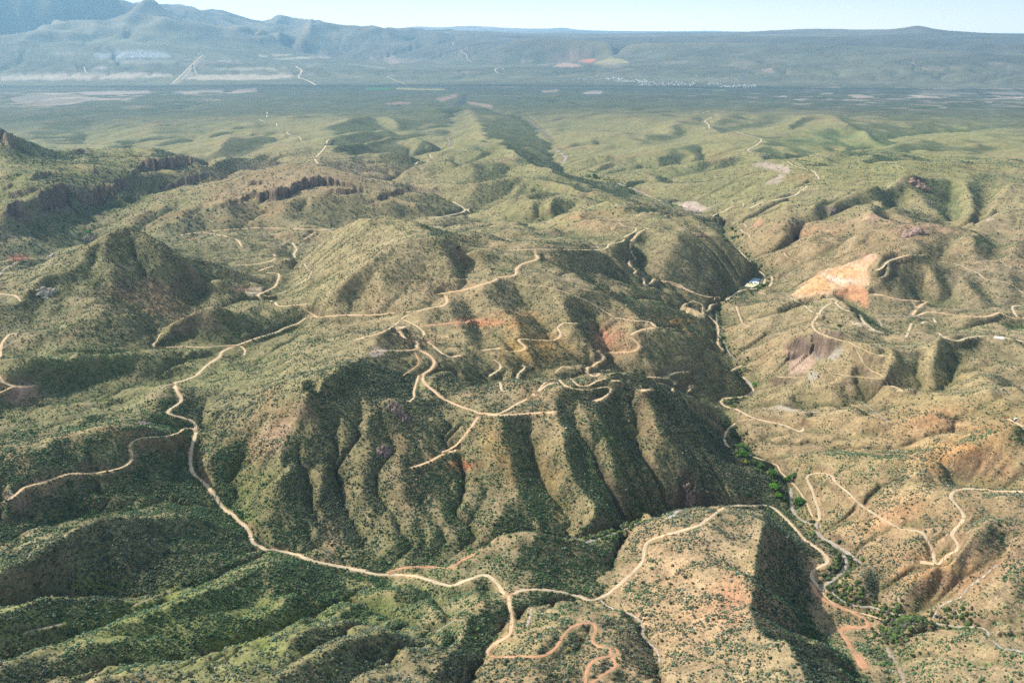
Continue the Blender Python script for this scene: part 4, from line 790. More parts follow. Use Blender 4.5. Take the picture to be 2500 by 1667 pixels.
mixin(np.clip(MF-.45, 0, 1)*1.5*(1-far1), (.075, .095, .035))
# orange and red soils where the photograph has them
for a in [(2220,1030,90,28,(.42,.19,.07),.55,-20),(2150,960,60,18,(.40,.18,.08),.4,-15),(2140,1310,70,30,(.44,.20,.07),.5,10),(1680,1390,55,60,(.42,.20,.11),.6,20),(1560,1400,110,110,(.40,.235,.12),.35,0),(1225,800,60,30,(.36,.20,.06),.6,0),(1180,735,45,16,(.40,.19,.07),.6,0),
 (1410,775,34,26,(.42,.20,.12),.8,0),(1065,1068,26,8,(.50,.17,.08),.9,0),(1110,742,30,6,(.52,.22,.10),.9,0),(1070,738,20,5,(.52,.20,.10),.9,0),(1540,735,40,8,(.38,.20,.07),.6,0),(1150,1040,70,26,(.34,.20,.07),.4,60),(1270,1120,90,26,(.33,.20,.08),.4,75),(960,780,60,14,(.36,.22,.13),.5,0),
 (350,690,70,30,(.34,.20,.12),.6,15),(630,1010,60,22,(.30,.20,.13),.6,-50),(600,1030,40,14,(.33,.20,.12),.6,-40),(2060,1180,80,24,(.42,.22,.10),.4,-20),(2290,1060,90,40,(.42,.22,.10),.35,0),(1200,1590,80,30,(.36,.22,.12),.5,0),(760,1240,14,30,(.42,.24,.15),.7,0),(250,1575,120,18,(.34,.22,.13),.5,-5),(1770,760,50,60,(.28,.22,.14),.3,0),
 (1830,530,70,20,(.34,.19,.11),.4,0),(2110,530,60,18,(.34,.19,.13),.6,0),(1400,515,50,14,(.34,.20,.13),.5,0),(60,915,40,14,(.34,.20,.15),.6,0),(45,592,16,5,(.35,.11,.08),.9,0),(2010,500,26,8,(.42,.26,.18),.5,0),(2140,980,160,40,(.38,.23,.12),.3,0),(560,665,18,5,(.42,.24,.16),.7,0)]:
    emix(*a[:6], a[6], N3+.2)
# green grass patches
for a in [(200,1345,80,8,(.16,.22,.03),.7,-3),(330,1385,170,16,(.14,.18,.03),.5,-8),(560,1480,90,30,(.10,.15,.02),.6,0),(820,1390,70,18,(.08,.14,.02),.6,0),(300,1345,80,8,(.06,.12,.03),.6,0),(520,1140,60,60,(.10,.13,.03),.5,0),(230,1175,120,12,(.22,.23,.08),.7,-8),(60,1260,60,14,(.24,.25,.12),.7,-30),
 (560,1190,60,20,(.11,.15,.03),.6,40),(1700,440,60,20,(.12,.17,.05),.3,0),(1960,330,110,16,(.10,.16,.05),.6,0),(2190,470,40,40,(.10,.15,.05),.6,60),(1900,310,80,14,(.12,.18,.06),.5,0),(2250,300,160,30,(.20,.22,.08),.5,0),(180,830,130,40,(.08,.13,.03),.5,0),(640,1420,60,16,(.11,.16,.02),.6,0),(1110,1230,40,8,(.08,.13,.03),.7,0),(560,1085,60,50,(.11,.14,.03),.4,0)]:
    emix(*a[:5], a[5]*.6, a[6], N3*1.6+.1)
from_poly_cache = {}
def poly(key, s_, c, s=1., soft=0, jit=3.0):
    P = np.array(crop(key, s_)); cx, cy = P.mean(0)
    h = hit(cx, cy)[0]
    if not np.isfinite(h[3]): h = hit(cx, cy+4)[0]
    x = PX + jit*rnoise(XF, YF, 25 if h[3] < 6000 else 400, 77); y = PY + .6*jit*rnoise(XF, YF, 25 if h[3] < 6000 else 400, 78)
    box = (x > P[:, 0].min()-2) & (x < P[:, 0].max()+2) & (y > P[:, 1].min()-2) & (y < P[:, 1].max()+2) & (np.abs(RF-h[3]) < h[3]*.45)
    ii, jj = np.nonzero(box); xx = x[ii, jj]; yy = y[ii, jj]; ins = np.zeros(len(xx), bool)
    for a, b in zip(P, np.roll(P, -1, 0)):
        cnd = (a[1] > yy) != (b[1] > yy)
        with np.errstate(divide='ignore', invalid='ignore'): ins ^= cnd & (xx < (b[0]-a[0])*(yy-a[1])/(b[1]-a[1])+a[0])
    m = np.zeros(ZF.shape); m[ii[ins], jj[ins]] = 1
    m = blur(m, 1 + soft)
    global COL
    k = (m*s)[..., None]; COL = COL*(1-k)+V(*c)*k
    return m
BARE = np.zeros_like(ZF)
for a in [('M3', '845,505 940,430 1080,335 1260,285 1345,262 1400,235 1410,262 1350,330 1370,380 1380,430 1300,445 1180,460 1090,505 900,514', (.50, .33, .20)),
 ('M3', '900,490 1000,390 1050,375 1140,430 1110,470 1000,495', (.52, .30, .14)), ('M3', '1085,360 1200,315 1300,330 1320,395 1240,395 1140,372', (.53, .305, .15)), ('M3', '1060,365 1180,385 1330,410 1280,430 1160,410', (.58, .47, .37)),
 ('M3', '1180,455 1250,430 1330,440 1375,480 1360,570 1345,585 1290,550 1200,520 1150,490', (.42, .21, .11)), ('M3', '1290,240 1400,235 1410,265 1330,272', (.45, .26, .18)),
 ('M3', '160,575 200,572 260,590 312,618 300,637 235,628 170,604', (.60, .45, .24)), ('M3', '1000,800 1080,810 1190,830 1190,870 1140,915 1080,900 1040,920 1000,870', (.33, .29, .23)), ('M3', '840,850 950,850 1000,880 1030,930 960,1000 860,1010 840,920', (.33, .23, .17)),
 ('M3', '960,1000 1010,980 1060,1010 980,1050', (.33, .29, .23)), ('M3', '800,1190 880,1205 910,1225 860,1235 740,1215', (.36, .31, .23)), ('M3', '1230,660 1330,670 1380,700 1290,700', (.40, .31, .22)),
 ('M1', '1560,480 1590,455 1660,445 1680,465 1650,505 1580,510', (.42, .33, .22)), ('M1', '80,1080 200,1070 235,1078 180,1105 150,1140 100,1145 75,1115', (.38, .24, .17)), ('M2', '260,880 300,835 380,845 350,870 290,890', (.44, .34, .27)),
 ('B1', '60,400 110,375 210,430 180,440 100,430', (.45, .42, .38)), ('B1', '30,375 60,362 75,395 50,400', (.40, .40, .40)), ('B3', '1225,1210 1350,1218 1330,1225 1260,1228 1200,1260 1190,1245', (.34, .22, .14)),
 ('T3', '600,1055 700,1030 860,1070 850,1110 740,1080', (.36, .28, .22)), ('T3', '700,1170 790,1110 830,1110 770,1180', (.34, .27, .20)), ('T3', '150,1300 250,1290 350,1330 280,1360 180,1330', (.46, .36, .30)), ('T3', '620,1440 670,1395 710,1400 660,1450', (.36, .20, .12)), ('T3', '2110,1405 2150,1385 2165,1392 2130,1410', (.55, .42, .36)),
 ('T1', '0,484 400,474 800,470 1090,474 1100,490 900,500 500,507 0,515', (.44, .36, .27)), ('T1', '1180,505 1250,478 1500,478 1860,474 1885,492 1700,508 1300,516', (.44, .36, .26)),
 ('T1', '1090,535 1160,470 1240,410 1300,355 1310,360 1220,450 1240,478 1180,505 1130,540', (.26, .24, .17)), ('T1', '480,590 700,582 940,578 960,595 760,605 560,610', (.34, .28, .24)), ('T1', '1100,585 1300,570 1430,572 1420,590 1180,600', (.33, .27, .21)), ('T1', '1400,600 1520,575 1640,562 1640,580 1500,602', (.36, .28, .22)),
 ('T1', '60,630 300,590 480,600 620,630 500,660 300,670 120,660', (.22, .19, .15)), ('T1', '1660,352 1720,355 1700,363 1650,362', (.46, .40, .28)), ('T1', '1740,350 1850,347 1860,352 1750,357', (.46, .40, .28)), ('T1', '1720,372 1900,365 2110,360 2110,368 1900,375 1740,380', (.42, .37, .26)),
 ('T1', '1390,390 1480,388 1480,394 1395,395', (.46, .41, .34)), ('T1', '560,350 700,345 850,320 1000,328 1100,365 900,372 640,370', (.30, .32, .32)), ('T1', '600,430 700,425 690,435 620,437', (.40, .34, .27)), ('T1', '350,345 480,338 480,345 360,350', (.36, .32, .26)),
 ('T1', '1370,440 1500,435 1700,432 1840,440 1700,445 1400,447', (.36, .32, .22)), ('T1', '620,395 900,380 1150,385 1100,400 800,410', (.24, .23, .17)),
 ('T2', '1430,430 1500,400 1560,405 1640,420 1560,432', (.44, .27, .19)), ('T2', '1500,365 1560,345 1700,355 1708,390 1640,400 1540,385', (.34, .20, .15)), ('T2', '1620,395 1640,370 1705,357 1708,385 1680,402', (.50, .17, .11)), ('T2', '1690,410 1740,385 1800,362 1860,375 1935,400 1850,412 1760,418', (.36, .30, .14)),
 ('T2', '1410,370 1500,360 1540,385 1490,410 1430,400', (.20, .15, .13)), ('T2', '1470,345 1600,325 1620,345 1500,358', (.34, .27, .18)),
 ('T2', '230,564 400,560 418,570 250,574', (.04, .26, .06)), ('T2', '450,563 740,566 760,575 600,577 430,570', (.50, .42, .16)), ('T2', '370,660 520,655 530,668 380,672', (.26, .17, .13)), ('T2', '690,630 820,600 830,620 720,652', (.24, .17, .14)), ('T2', '880,650 1050,670 1060,690 900,668', (.25, .19, .15)), ('T2', '1360,580 1480,570 1470,588 1370,592', (.36, .28, .22)),
 ('T2', '1630,590 1700,578 1760,585 1740,602 1640,604', (.34, .28, .24)), ('T2', '250,370 420,360 440,375 300,385', (.34, .26, .20)), ('T2', '380,390 440,385 470,400 400,410', (.30, .20, .16)), ('T2', '1220,380 1270,378 1260,395 1230,395', (.38, .28, .23)), ('T2', '800,675 880,600 900,600 870,670', (.04, .05, .05)),
 ('T3', '2110,590 2300,585 2352,592 2352,606 2200,602', (.38, .32, .26)), ('T3', '1620,590 1800,585 2000,592 2080,600 1900,607 1700,605', (.28, .25, .19)), ('T3', '1050,595 1130,592 1130,605 1060,605', (.40, .32, .26)), ('T3', '360,575 440,572 450,580 370,582', (.16, .24, .10)), ('T3', '680,440 750,435 770,455 710,462', (.34, .25, .19)),
 ('T3', '2200,620 2350,618 2352,630 2260,630', (.42, .33, .28)), ('T3', '1650,620 1800,615 1820,628 1680,630', (.34, .27, .22)), ('T3', '1220,610 1300,605 1400,622 1280,632', (.34, .26, .20)), ('T3', '1810,685 1860,682 1860,692 1815,692', (.42, .31, .25))]:
    h0 = hit(*np.array(crop(a[0], a[1])).mean(0))[0]; isfar = not (h0[3] < 9000)
    m = poly(a[0], a[1], a[2], .85 if not isfar else .8, 0, 5.0 if not isfar else 3.0)
    if not isfar or True: BARE = np.maximum(BARE, m)
    if a[0] == 'M3' and a[1][:4] in ('845,', '900,', '1085', '1180'): ZF += m*4.0*(2*np.abs((ZF/11) % 1-.5)-.5)
# pale clay patches and dark river woods on the far valley floor
sp = np.clip(rnoise(XF, YF, 420, 120)*.6+rnoise(XF, YF, 150, 121)*.5-.22, 0, .5)*3*ell(150, 225, 260, 18); mixin(sp*.8, (.34, .27, .21))
sp = np.clip(rnoise(XF, YF, 420, 122)*.6+rnoise(XF, YF, 150, 123)*.5-.25, 0, .5)*3*ell(2150, 222, 400, 20); mixin(sp*.8, (.36, .29, .23))
sp = np.clip(rnoise(XF, YF, 900, 124)*.6+rnoise(XF, YF, 300, 125)*.5-.25, 0, .5)*2*ell(1176, 150, 1300, 30)*far3; mixin(sp*.5, (.30, .24, .17))
yr = np.interp(PX, [0, 600, 1176, 1700, 2352], [200, 198, 199, 203, 209]) + 1.3*rnoise(XF, YF, 700, 126)
mixin(np.exp(-((PY-yr)/3.2)**2)*.85*(RF > 15000), (.022, .032, .024)); mixin(np.exp(-((PY-yr-7)/5)**2)*.5*(RF > 13000), (.05, .058, .04))
mixin(np.exp(-((PY-yr-1.5)/.7)**2)*.4*(RF > 15000)*(PX > 900), (.25, .22, .16))
ROCK = np.clip(.35*sstep(1.3, 1.8, SL+.15*N3)*(1-far2) + CLIFF*.85*sstep(.35, .7, SL+.3*N3), 0, 1)*(1-sstep(.3, .8, ROADF))
mixin(ROCK*.9, (.135, .092, .068)); mixin(ROCK*np.clip(rnoise(XF, YF, 60, 130), 0, 1)*.6, (.13, .10, .08)); mixin(ROCK*np.clip(rnoise(XF, YF, 14, 131), 0, 1)*.5, (.33, .24, .17)); TT = THF[None]*4000; ZW = ZF+5*rnoise(XF, YF, 90, 134); bd = rnoise(ZW*1.0, XF*.02, 9, 135); mixin(ROCK*np.clip(bd*1.6, 0, 1)*.7, (.06, .05, .04)); mixin(ROCK*np.clip(-bd*1.6-.2, 0, 1)*.6, (.25, .17, .12)); mixin(ROCK*np.clip(rnoise(TT+0*RF, RF*.3, 9, 132), 0, 1)*.6, (.06, .05, .042))
mixin(SPOIL*.65*np.clip(.7+N3, 0, 1)*(1-far2), (.42, .26, .14)); 
COL = COL*(1+.16*rnoise(XF, YF, 18, 140)[..., None]*(1-far2[..., None]))
COL = np.clip(COL*1.0, .01, .75)
GRASSY = np.clip(1-BARE, 0, 1)

# ------------------------------------------------------------------ mesh and material helpers
def mesh_from(name, verts, faces, mats=(), smooth=False, cols=None):
    """verts (n,3); faces (m,k) of one size k; cols (n,3) goes to the colour attribute 'tint'"""
    me = bpy.data.meshes.new(name); verts = np.ascontiguousarray(verts, np.float32); faces = np.ascontiguousarray(faces, np.int32); k = faces.shape[1]
    me.vertices.add(len(verts)); me.vertices.foreach_set('co', verts.ravel())
    me.loops.add(faces.size); me.loops.foreach_set('vertex_index', faces.ravel())
    me.polygons.add(len(faces)); me.polygons.foreach_set('loop_start', np.arange(0, faces.size, k, dtype=np.int32))
    me.polygons.foreach_set('use_smooth', np.full(len(faces), smooth))
    if cols is not None:
        at = me.color_attributes.new('tint', 'FLOAT_COLOR', 'POINT'); c4 = np.ones((len(verts), 4), np.float32); c4[:, :3] = cols; at.data.foreach_set('color', c4.ravel())
    me.update(calc_edges=True)
    for m in (mats if isinstance(mats, (list, tuple)) else (mats,)): me.materials.append(m)
    return me
def link(name, me, parent=None, **props):
    o = bpy.data.objects.new(name, me); C.objects.link(o)
    if parent is not None: o.parent = parent
    for k, v in props.items(): o[k] = v
    return o
def node(nt, t, **kw):
    n = nt.nodes.new(t)
    for k, v in kw.items():
        if k in n.inputs.keys(): n.inputs[k].default_value = v
        else: setattr(n, k, v)
    return n
def material(name, rough=.95, color=None, attr=None, layers=(), bump=(), spec=.15):
    """a colour (own or from the mesh's tint attribute), multiplied by noise layers (scale in metres, detail, low, high), bumped"""
    m = bpy.data.materials.new(name); m.use_nodes = True; nt = m.node_tree; b = nt.nodes['Principled BSDF']
    b.inputs['Roughness'].default_value = rough; b.inputs['Specular IOR Level'].default_value = spec
    if attr: a = node(nt, 'ShaderNodeAttribute', attribute_name=attr); src = a.outputs['Color']
    else: a = node(nt, 'ShaderNodeRGB'); a.outputs[0].default_value = tuple(color)+(1,); src = a.outputs[0]
    tc = node(nt, 'ShaderNodeTexCoord')
    for (wl, det, lo, hi) in layers:
        n = node(nt, 'ShaderNodeTexNoise', Scale=1/wl, Detail=det, Roughness=.6); nt.links.new(tc.outputs['Object'], n.inputs['Vector'])
        r_ = node(nt, 'ShaderNodeMapRange'); r_.inputs[1].default_value = .32; r_.inputs[2].default_value = .68; r_.inputs[3].default_value = lo; r_.inputs[4].default_value = hi
        nt.links.new(n.outputs[0], r_.inputs[0])
        mu = node(nt, 'ShaderNodeVectorMath', operation='SCALE'); nt.links.new(src, mu.inputs[0]); nt.links.new(r_.outputs[0], mu.inputs['Scale']); src = mu.outputs[0]
    nt.links.new(src, b.inputs['Base Color'])
    last = None
    for (wl, dist) in bump:
        n = node(nt, 'ShaderNodeTexNoise', Scale=1/wl, Detail=4); nt.links.new(tc.outputs['Object'], n.inputs['Vector'])
        bp = node(nt, 'ShaderNodeBump', Strength=1.0, Distance=dist); nt.links.new(n.outputs[0], bp.inputs['Height'])
        if last: nt.links.new(last, bp.inputs['Normal'])
        last = bp.outputs[0]
    if last: nt.links.new(last, b.inputs['Normal'])
    return m
ground_m = material('desert_ground', attr='tint', layers=((1.6, 3, .62, 1.38), (5.5, 3, .74, 1.24), (23, 3, .86, 1.14), (140, 3, .9, 1.1)), bump=((3.0, .9), (9, 1.6), (30, 2.5)))
road_m = material('dirt_track', attr='tint', layers=((1.2, 3, .9, 1.1), (9, 3, .9, 1.1)), bump=((1.0, .12),))
nr_, nt_ = ZF.shape
idx = np.arange(nr_*nt_, dtype=np.int32).reshape(nr_, nt_)
F = np.stack([idx[:-1, :-1], idx[:-1, 1:], idx[1:, 1:], idx[1:, :-1]], -1).reshape(-1, 4)
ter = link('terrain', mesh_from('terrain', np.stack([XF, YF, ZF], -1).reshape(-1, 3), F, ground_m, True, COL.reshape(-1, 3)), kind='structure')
# the land goes on behind, beside and beyond what the camera sees
n_ = 96; ang = np.linspace(0, 2*math.pi, n_, endpoint=False); rings = [0, 300, 560, 1500, 6000, 20000, 60000, 88000, 160000, 300000]
vv = [(r_*math.sin(a), r_*math.cos(a), 330-r_*.0 if r_ < 3000 else (100 if r_ < 30000 else -60)) for r_ in rings for a in ang]
vv = [(x, y, z-260 if (abs(math.atan2(x, y)) < R(37) and 400 < math.hypot(x, y) < 90000) else z) for x, y, z in vv]
ff = [(k*n_+i, k*n_+(i+1) % n_, (k+1)*n_+(i+1) % n_, (k+1)*n_+i) for k in range(len(rings)-1) for i in range(n_)]
link('outer_ground', mesh_from('outer_ground', np.array(vv), np.array(ff), material('plain_ground', color=(.17, .15, .08), layers=((40, 4, .7, 1.3), (900, 4, .8, 1.2)))), kind='structure')
def ribbon(name, B, wd, colr, mat, lift):
    d = np.gradient(B[:, :2], axis=0); d /= np.maximum(np.hypot(*d.T)[:, None], 1e-6); nrm = np.stack([-d[:, 1], d[:, 0]], 1)
    offs = np.array([-.5, -.3, 0, .3, .5]); tone = np.array([.86, 1.08, .93, 1.08, .86]); n = len(B)
    rr_ = math.hypot(B[0, 0], B[0, 1]); k = lift + rr_*2.5e-5 + max(0, rr_-3500)*1.6e-4
    s = np.arange(n); wv = wd*(1+(.14*np.sin(s*.37+wd)+.10*np.sin(s*1.13+B[0, 0]))*(1 if name == 'dirt_road' else 2.2))
    Vv = []; Cc = []
    for o_, t_ in zip(offs, tone):
        Vv.append(np.stack([B[:, 0]+nrm[:, 0]*o_*wv, B[:, 1]+nrm[:, 1]*o_*wv, B[:, 2]+k-(.12 if abs(o_) == .5 else 0)], 1)); Cc.append(np.repeat(np.array(colr)[None]*t_, n, 0)*(1+.07*np.sin(s*.21+o_*4))[:, None])
    Vv = np.stack(Vv, 1).reshape(-1, 3); Cc = np.stack(Cc, 1).reshape(-1, 3)
    a = np.arange(n-1)[:, None]*5 + np.arange(4)[None]
    Fq = np.stack([a, a+5, a+6, a+1], -1).reshape(-1, 4)
    return link(name, mesh_from(name, Vv, Fq, mat, True, Cc), kind='structure')
for B, wd, colr in LAID: ribbon('dirt_road', B, wd, colr, road_m, .18)
wash_m = material('dry_sand', attr='tint', layers=((1.5, 3, .55, 1.3), (6, 3, .75, 1.2)), bump=((1.5, .6),))
for B, wd, colr in LAIDW: ribbon('dry_stream_bed', B, wd, colr, wash_m, .12)
# ------------------------------------------------------------------ plants
def ico():
    t = (1+5**.5)/2; v = np.array([(-1, t, 0), (1, t, 0), (-1, -t, 0), (1, -t, 0), (0, -1, t), (0, 1, t), (0, -1, -t), (0, 1, -t), (t, 0, -1), (t, 0, 1), (-t, 0, -1), (-t, 0, 1)], float)
    f = np.array([(0, 11, 5), (0, 5, 1), (0, 1, 7), (0, 7, 10), (0, 10, 11), (1, 5, 9), (5, 11, 4), (11, 10, 2), (10, 7, 6), (7, 1, 8), (3, 9, 4), (3, 4, 2), (3, 2, 6), (3, 6, 8), (3, 8, 9), (4, 9, 5), (2, 4, 11), (6, 2, 10), (8, 6, 7), (9, 8, 1)])
    return v/np.linalg.norm(v[0]), f
IV, IF = ico()
def ico2():
    v = [tuple(p) for p in IV]; cache = {}; out = []
    def mid(a, b):
        k = (min(a, b), max(a, b))
        if k not in cache:
            m = (np.array(v[a])+np.array(v[b]))/2; v.append(tuple(m/np.linalg.norm(m))); cache[k] = len(v)-1
        return cache[k]
    for a, b, c in IF:
        ab, bc, ca = mid(a, b), mid(b, c), mid(c, a); out += [(a, ab, ca), (b, bc, ab), (c, ca, bc), (ab, bc, ca)]
    return np.array(v), np.array(out)
IV2, IF2 = ico2()
OV = np.array([(1, 0, 0), (0, 1, 0), (-1, 0, 0), (0, -1, 0), (0, 0, 1), (0, 0, -.6)], float)
OF = np.array([(0, 1, 4), (1, 2, 4), (2, 3, 4), (3, 0, 4), (1, 0, 5), (2, 1, 5), (3, 2, 5), (0, 3, 5)])
leaf_m = material('brush_foliage', attr='tint', layers=((.7, 2, .6, 1.4),), bump=((.6, .5),), spec=.1)
bark_m = material('bark', color=(.13, .095, .065), layers=((.5, 3, .7, 1.3),))
dead_m = material('bleached_wood', color=(.42, .40, .36), layers=((.8, 3, .8, 1.2),))
PAL = np.array([(.036, .056, .034), (.052, .070, .042), (.075, .090, .064), (.105, .115, .082), (.062, .052, .036), (.030, .046, .024), (.10, .115, .045), (.135, .135, .09)])
def sample(A, x, y):
    lr = .5*np.log(x*x+y*y); i = np.rint(np.interp(lr, LRF, np.arange(len(LRF)))).astype(int); jj = np.clip(np.rint((np.arctan2(x, y)-THF[0])/DTF).astype(int), 0, NFT-1)
    return A[i, jj]
CLUMP = sstep(-.35, .45, rnoise(XF, YF, 24, 150)*.6+rnoise(XF, YF, 9, 151)*.4)
def scatter(n, r0, r1, hi, lo, pw=1.0):
    r_ = np.sqrt(rng.uniform(r0*r0, r1*r1, n)); th = rng.uniform(-R(37.5), R(37.5), n); x = r_*np.sin(th); y = r_*np.cos(th)
    b = sample(BRUSH, x, y); cl = sample(CLUMP, x, y); m = sample(MF, x, y)
    p = (lo + (hi-lo)*np.clip(b+.5*np.clip(m-.4, 0, 1), 0, 1)**pw)*((.14+1.2*cl)*(1-b)+(.75+.35*cl)*b); p *= 1-np.clip(sample(ROADF, x, y)*3, 0, 1); p *= 1-.93*sample(BARE, x, y); p *= 1-.35*sample(ROCK, x, y)
    k = rng.uniform(0, 1, n) < p; x, y, b, m = x[k], y[k], b[k], m[k]
    px, py = project(x, y, height(x, y)); k = (px > -80) & (px < 2432) & (py < 1660); return x[k], y[k], b[k], m[k]
def bushes(x, y, rad, tint, V0, F0, jit, flat, sink=.15):
    n = len(x); z = height(x, y); nv = len(V0)
    a = rng.uniform(0, 2*math.pi, n)[:, None]; rr_ = rad[:, None]*(1+jit*rng.uniform(-1, 1, (n, nv)))
    vx = (V0[None, :, 0]*np.cos(a)-V0[None, :, 1]*np.sin(a))*rr_; vy = (V0[None, :, 0]*np.sin(a)+V0[None, :, 1]*np.cos(a))*rr_; vz = V0[None, :, 2]*rr_*flat
    P = np.stack([x[:, None]+vx, y[:, None]+vy, z[:, None]+vz+rad[:, None]*(flat-sink)], -1).reshape(-1, 3)
    Fc = (F0[None]+(np.arange(n)*nv)[:, None, None]).reshape(-1, 3)
    sh = (.8+.3*(V0[:, 2]+1)/2)*0+1
    Cc = np.repeat(tint, nv, 0)*(1+.18*rng.uniform(-1, 1, (n*nv, 1)))
    return P, Fc, Cc
def tints(n, b, m, x, y):
    w1 = rng.uniform(0, 1, n); green = sstep(-.2, .5, rnoise(x, y, 180, 160)) ; 
    PALX = PAL*1.2; pr = np.where((w1 < .20+.45*b)[:, None], PALX[rng.integers(0, 2, n)], PALX[rng.integers(0, 8, n)])
    pr = pr*(1+.5*(1-np.clip(b*2.2, 0, 1)))[:, None]
    pr = pr*(1-.35*(m > .62)[:, None]*np.array([1.2, .5, 1.2])) 
    return pr*(.8+.45*rng.uniform(0, 1, (n, 1)))*(1+.12*green[:, None]*np.array([-1, 1, -1]))
x, y, b, m = scatter(620000, 640, 1560, .85, .34); n = len(x)
rad = np.clip(rng.lognormal(-.26, .42, n), .35, 2.4)*(1+.2*(m > .55))
NEAR = (x, y, rad)
P1 = bushes(x, y, rad, tints(n, b, m, x, y), IV, IF, .26, .78); print('near shrubs', n)
link('desert_brush', mesh_from('desert_brush', *P1[:2], leaf_m, False, P1[2]), kind='stuff', label='dense low desert brush covering the nearer slopes')
x, y, b, m = scatter(820000, 1560, 3300, .62, .28); n = len(x)
rad = np.clip(rng.lognormal(.08, .36, n), .55, 3.)*(1+.2*(m > .55))
P1 = bushes(x, y, rad, tints(n, b, m, x, y), OV, OF, .25, .85); print('mid shrubs', n)
link('desert_brush', mesh_from('desert_brush', *P1[:2], leaf_m, False, P1[2]), kind='stuff', label='scattered brush on the middle hills')
x, y, b, m = scatter(480000, 3300, 6500, .5, .16); n = len(x)
rad = np.clip(rng.lognormal(.85, .35, n), 1.2, 5.5)
P1 = bushes(x, y, rad, tints(n, b, m, x, y), OV, OF, .25, .8); print('far shrubs', n)
link('desert_brush', mesh_from('desert_brush', *P1[:2], leaf_m, False, P1[2]), kind='stuff', label='fine speckle of brush on the distant hills')
# greener, taller growth along the creek
CRK = [('B3', '1300,1060 1200,1020 1130,960 1180,850 1230,790'), ('B3', '2050,1210 1900,1195 1700,1165 1500,1130 1350,1095'), ('B3', '1480,1300 1500,1250 1560,1200 1620,1160'), ('B3', '480,0 520,90 600,150 680,220 760,290 830,350 860,420 900,490 980,560 1060,650 1150,720 1250,780'), ('M3', '450,1310 500,1400 560,1470 640,1540'), ('M3', '380,600 395,700 430,780 500,880 570,960 530,1010 600,1080 560,1130 470,1170 520,1230'), ('M3', '400,560 470,530 560,490 640,470 720,430 730,380 680,320 620,265 560,230 520,190 470,150 520,120 500,80 450,50'), ('T2', '1600,1120 1750,1140 1900,1180'), ('B2', '1650,660 1800,620 1900,590 1960,520 2000,490')]
for key, s_ in CRK:
    P = smooth_poly(np.array(crop(key, s_)), step=2); H_ = hit(P[:, 0], P[:, 1]); H_ = H_[np.isfinite(H_[:, 0])]
    if len(H_) < 2: continue
    k = rng.integers(0, len(H_), 420); wd = 9+5*(np.median(H_[:, 3]) > 2500); x = H_[k, 0]+rng.normal(0, wd, 420); y = H_[k, 1]+rng.normal(0, wd, 420); kk = sample(ROADF, x, y) < .3; x, y = x[kk], y[kk]; n = len(x)
    tn = np.array([(.055, .085, .03), (.085, .12, .04), (.10, .095, .08), (.04, .065, .028), (.10, .15, .04)])[rng.integers(0, 5, n)]
    P1 = bushes(x, y, np.clip(rng.lognormal(.55, .4, n), .8, 3.6), tn, IV, IF, .28, .85); link('creek_brush', mesh_from('creek_brush', *P1[:2], leaf_m, False, P1[2]), kind='stuff', label='green brush lining the creek bed')
# small pale boulders
x, y, b, m = scatter(90000, 640, 3000, .10, .10); n = len(x); rad = np.clip(rng.lognormal(-.35, .5, n), .3, 2.2)
rk = np.array([(.34, .26, .18), (.27, .18, .13), (.42, .36, .27)])[rng.integers(0, 3, n)]
rock_m = material('rock', attr='tint', layers=((1.1, 4, .6, 1.35), (5, 3, .75, 1.2)), bump=((1.4, .8), (.5, .3)))
P1 = bushes(x, y, rad, rk, IV, IF, .3, .7, .3); link('boulders', mesh_from('boulders', *P1[:2], rock_m, False, P1[2]), kind='stuff', label='small pale boulders strewn over the slopes')

def at(key, s_):
    p = crop(key, s_)[0]; h = hit(p[0], p[1])[0]
    for dy in (3, 6, 10, 16):
        if np.isfinite(h[3]): break
        h = hit(p[0], p[1]+dy)[0]
    return h
def px2m(h, zoom_px): return zoom_px*.36/FPX*math.hypot(h[3], HC-h[2])
def clump_mesh(name, R_, H_, nlobe, nleaf, colr, leaf, seed, mat=leaf_m, base=.12):
    """a crown: overlapping lobes of many small leaf clumps, gaps between them"""
    g = np.random.default_rng(seed); lob = []
    for k in range(nlobe):
        a = g.uniform(0, 2*math.pi); q = R_*.62*math.sqrt(g.uniform(0, 1)); lob.append((q*math.cos(a), q*math.sin(a), H_*(base+.25+.45*g.uniform(0, 1)*(1-q/R_*.5)), R_*g.uniform(.34, .52)))
    Vv, Ff, Cc = [], [], []; nb = 0
    for k in range(nleaf):
        l = lob[g.integers(0, nlobe)]; d = g.normal(size=3); d /= np.linalg.norm(d); q = l[3]*g.uniform(.55, 1.05)
        c = np.array([l[0]+d[0]*q, l[1]+d[1]*q, max(l[2]+d[2]*q*H_/R_*.5, H_*base)])
        s = leaf*g.uniform(.6, 1.35); v = OV*s*(1+.4*g.uniform(-1, 1, (6, 1))); v[:, 2] *= .7; a = g.uniform(0, 6.28); v = np.stack([v[:, 0]*math.cos(a)-v[:, 1]*math.sin(a), v[:, 0]*math.sin(a)+v[:, 1]*math.cos(a), v[:, 2]], 1)+c
        Vv.append(v); Ff.append(OF+nb); nb += 6; Cc.append(np.repeat(np.array(colr)[None]*g.uniform(.65, 1.35), 6, 0))
    return mesh_from(name, np.vstack(Vv), np.vstack(Ff), mat, False, np.vstack(Cc))
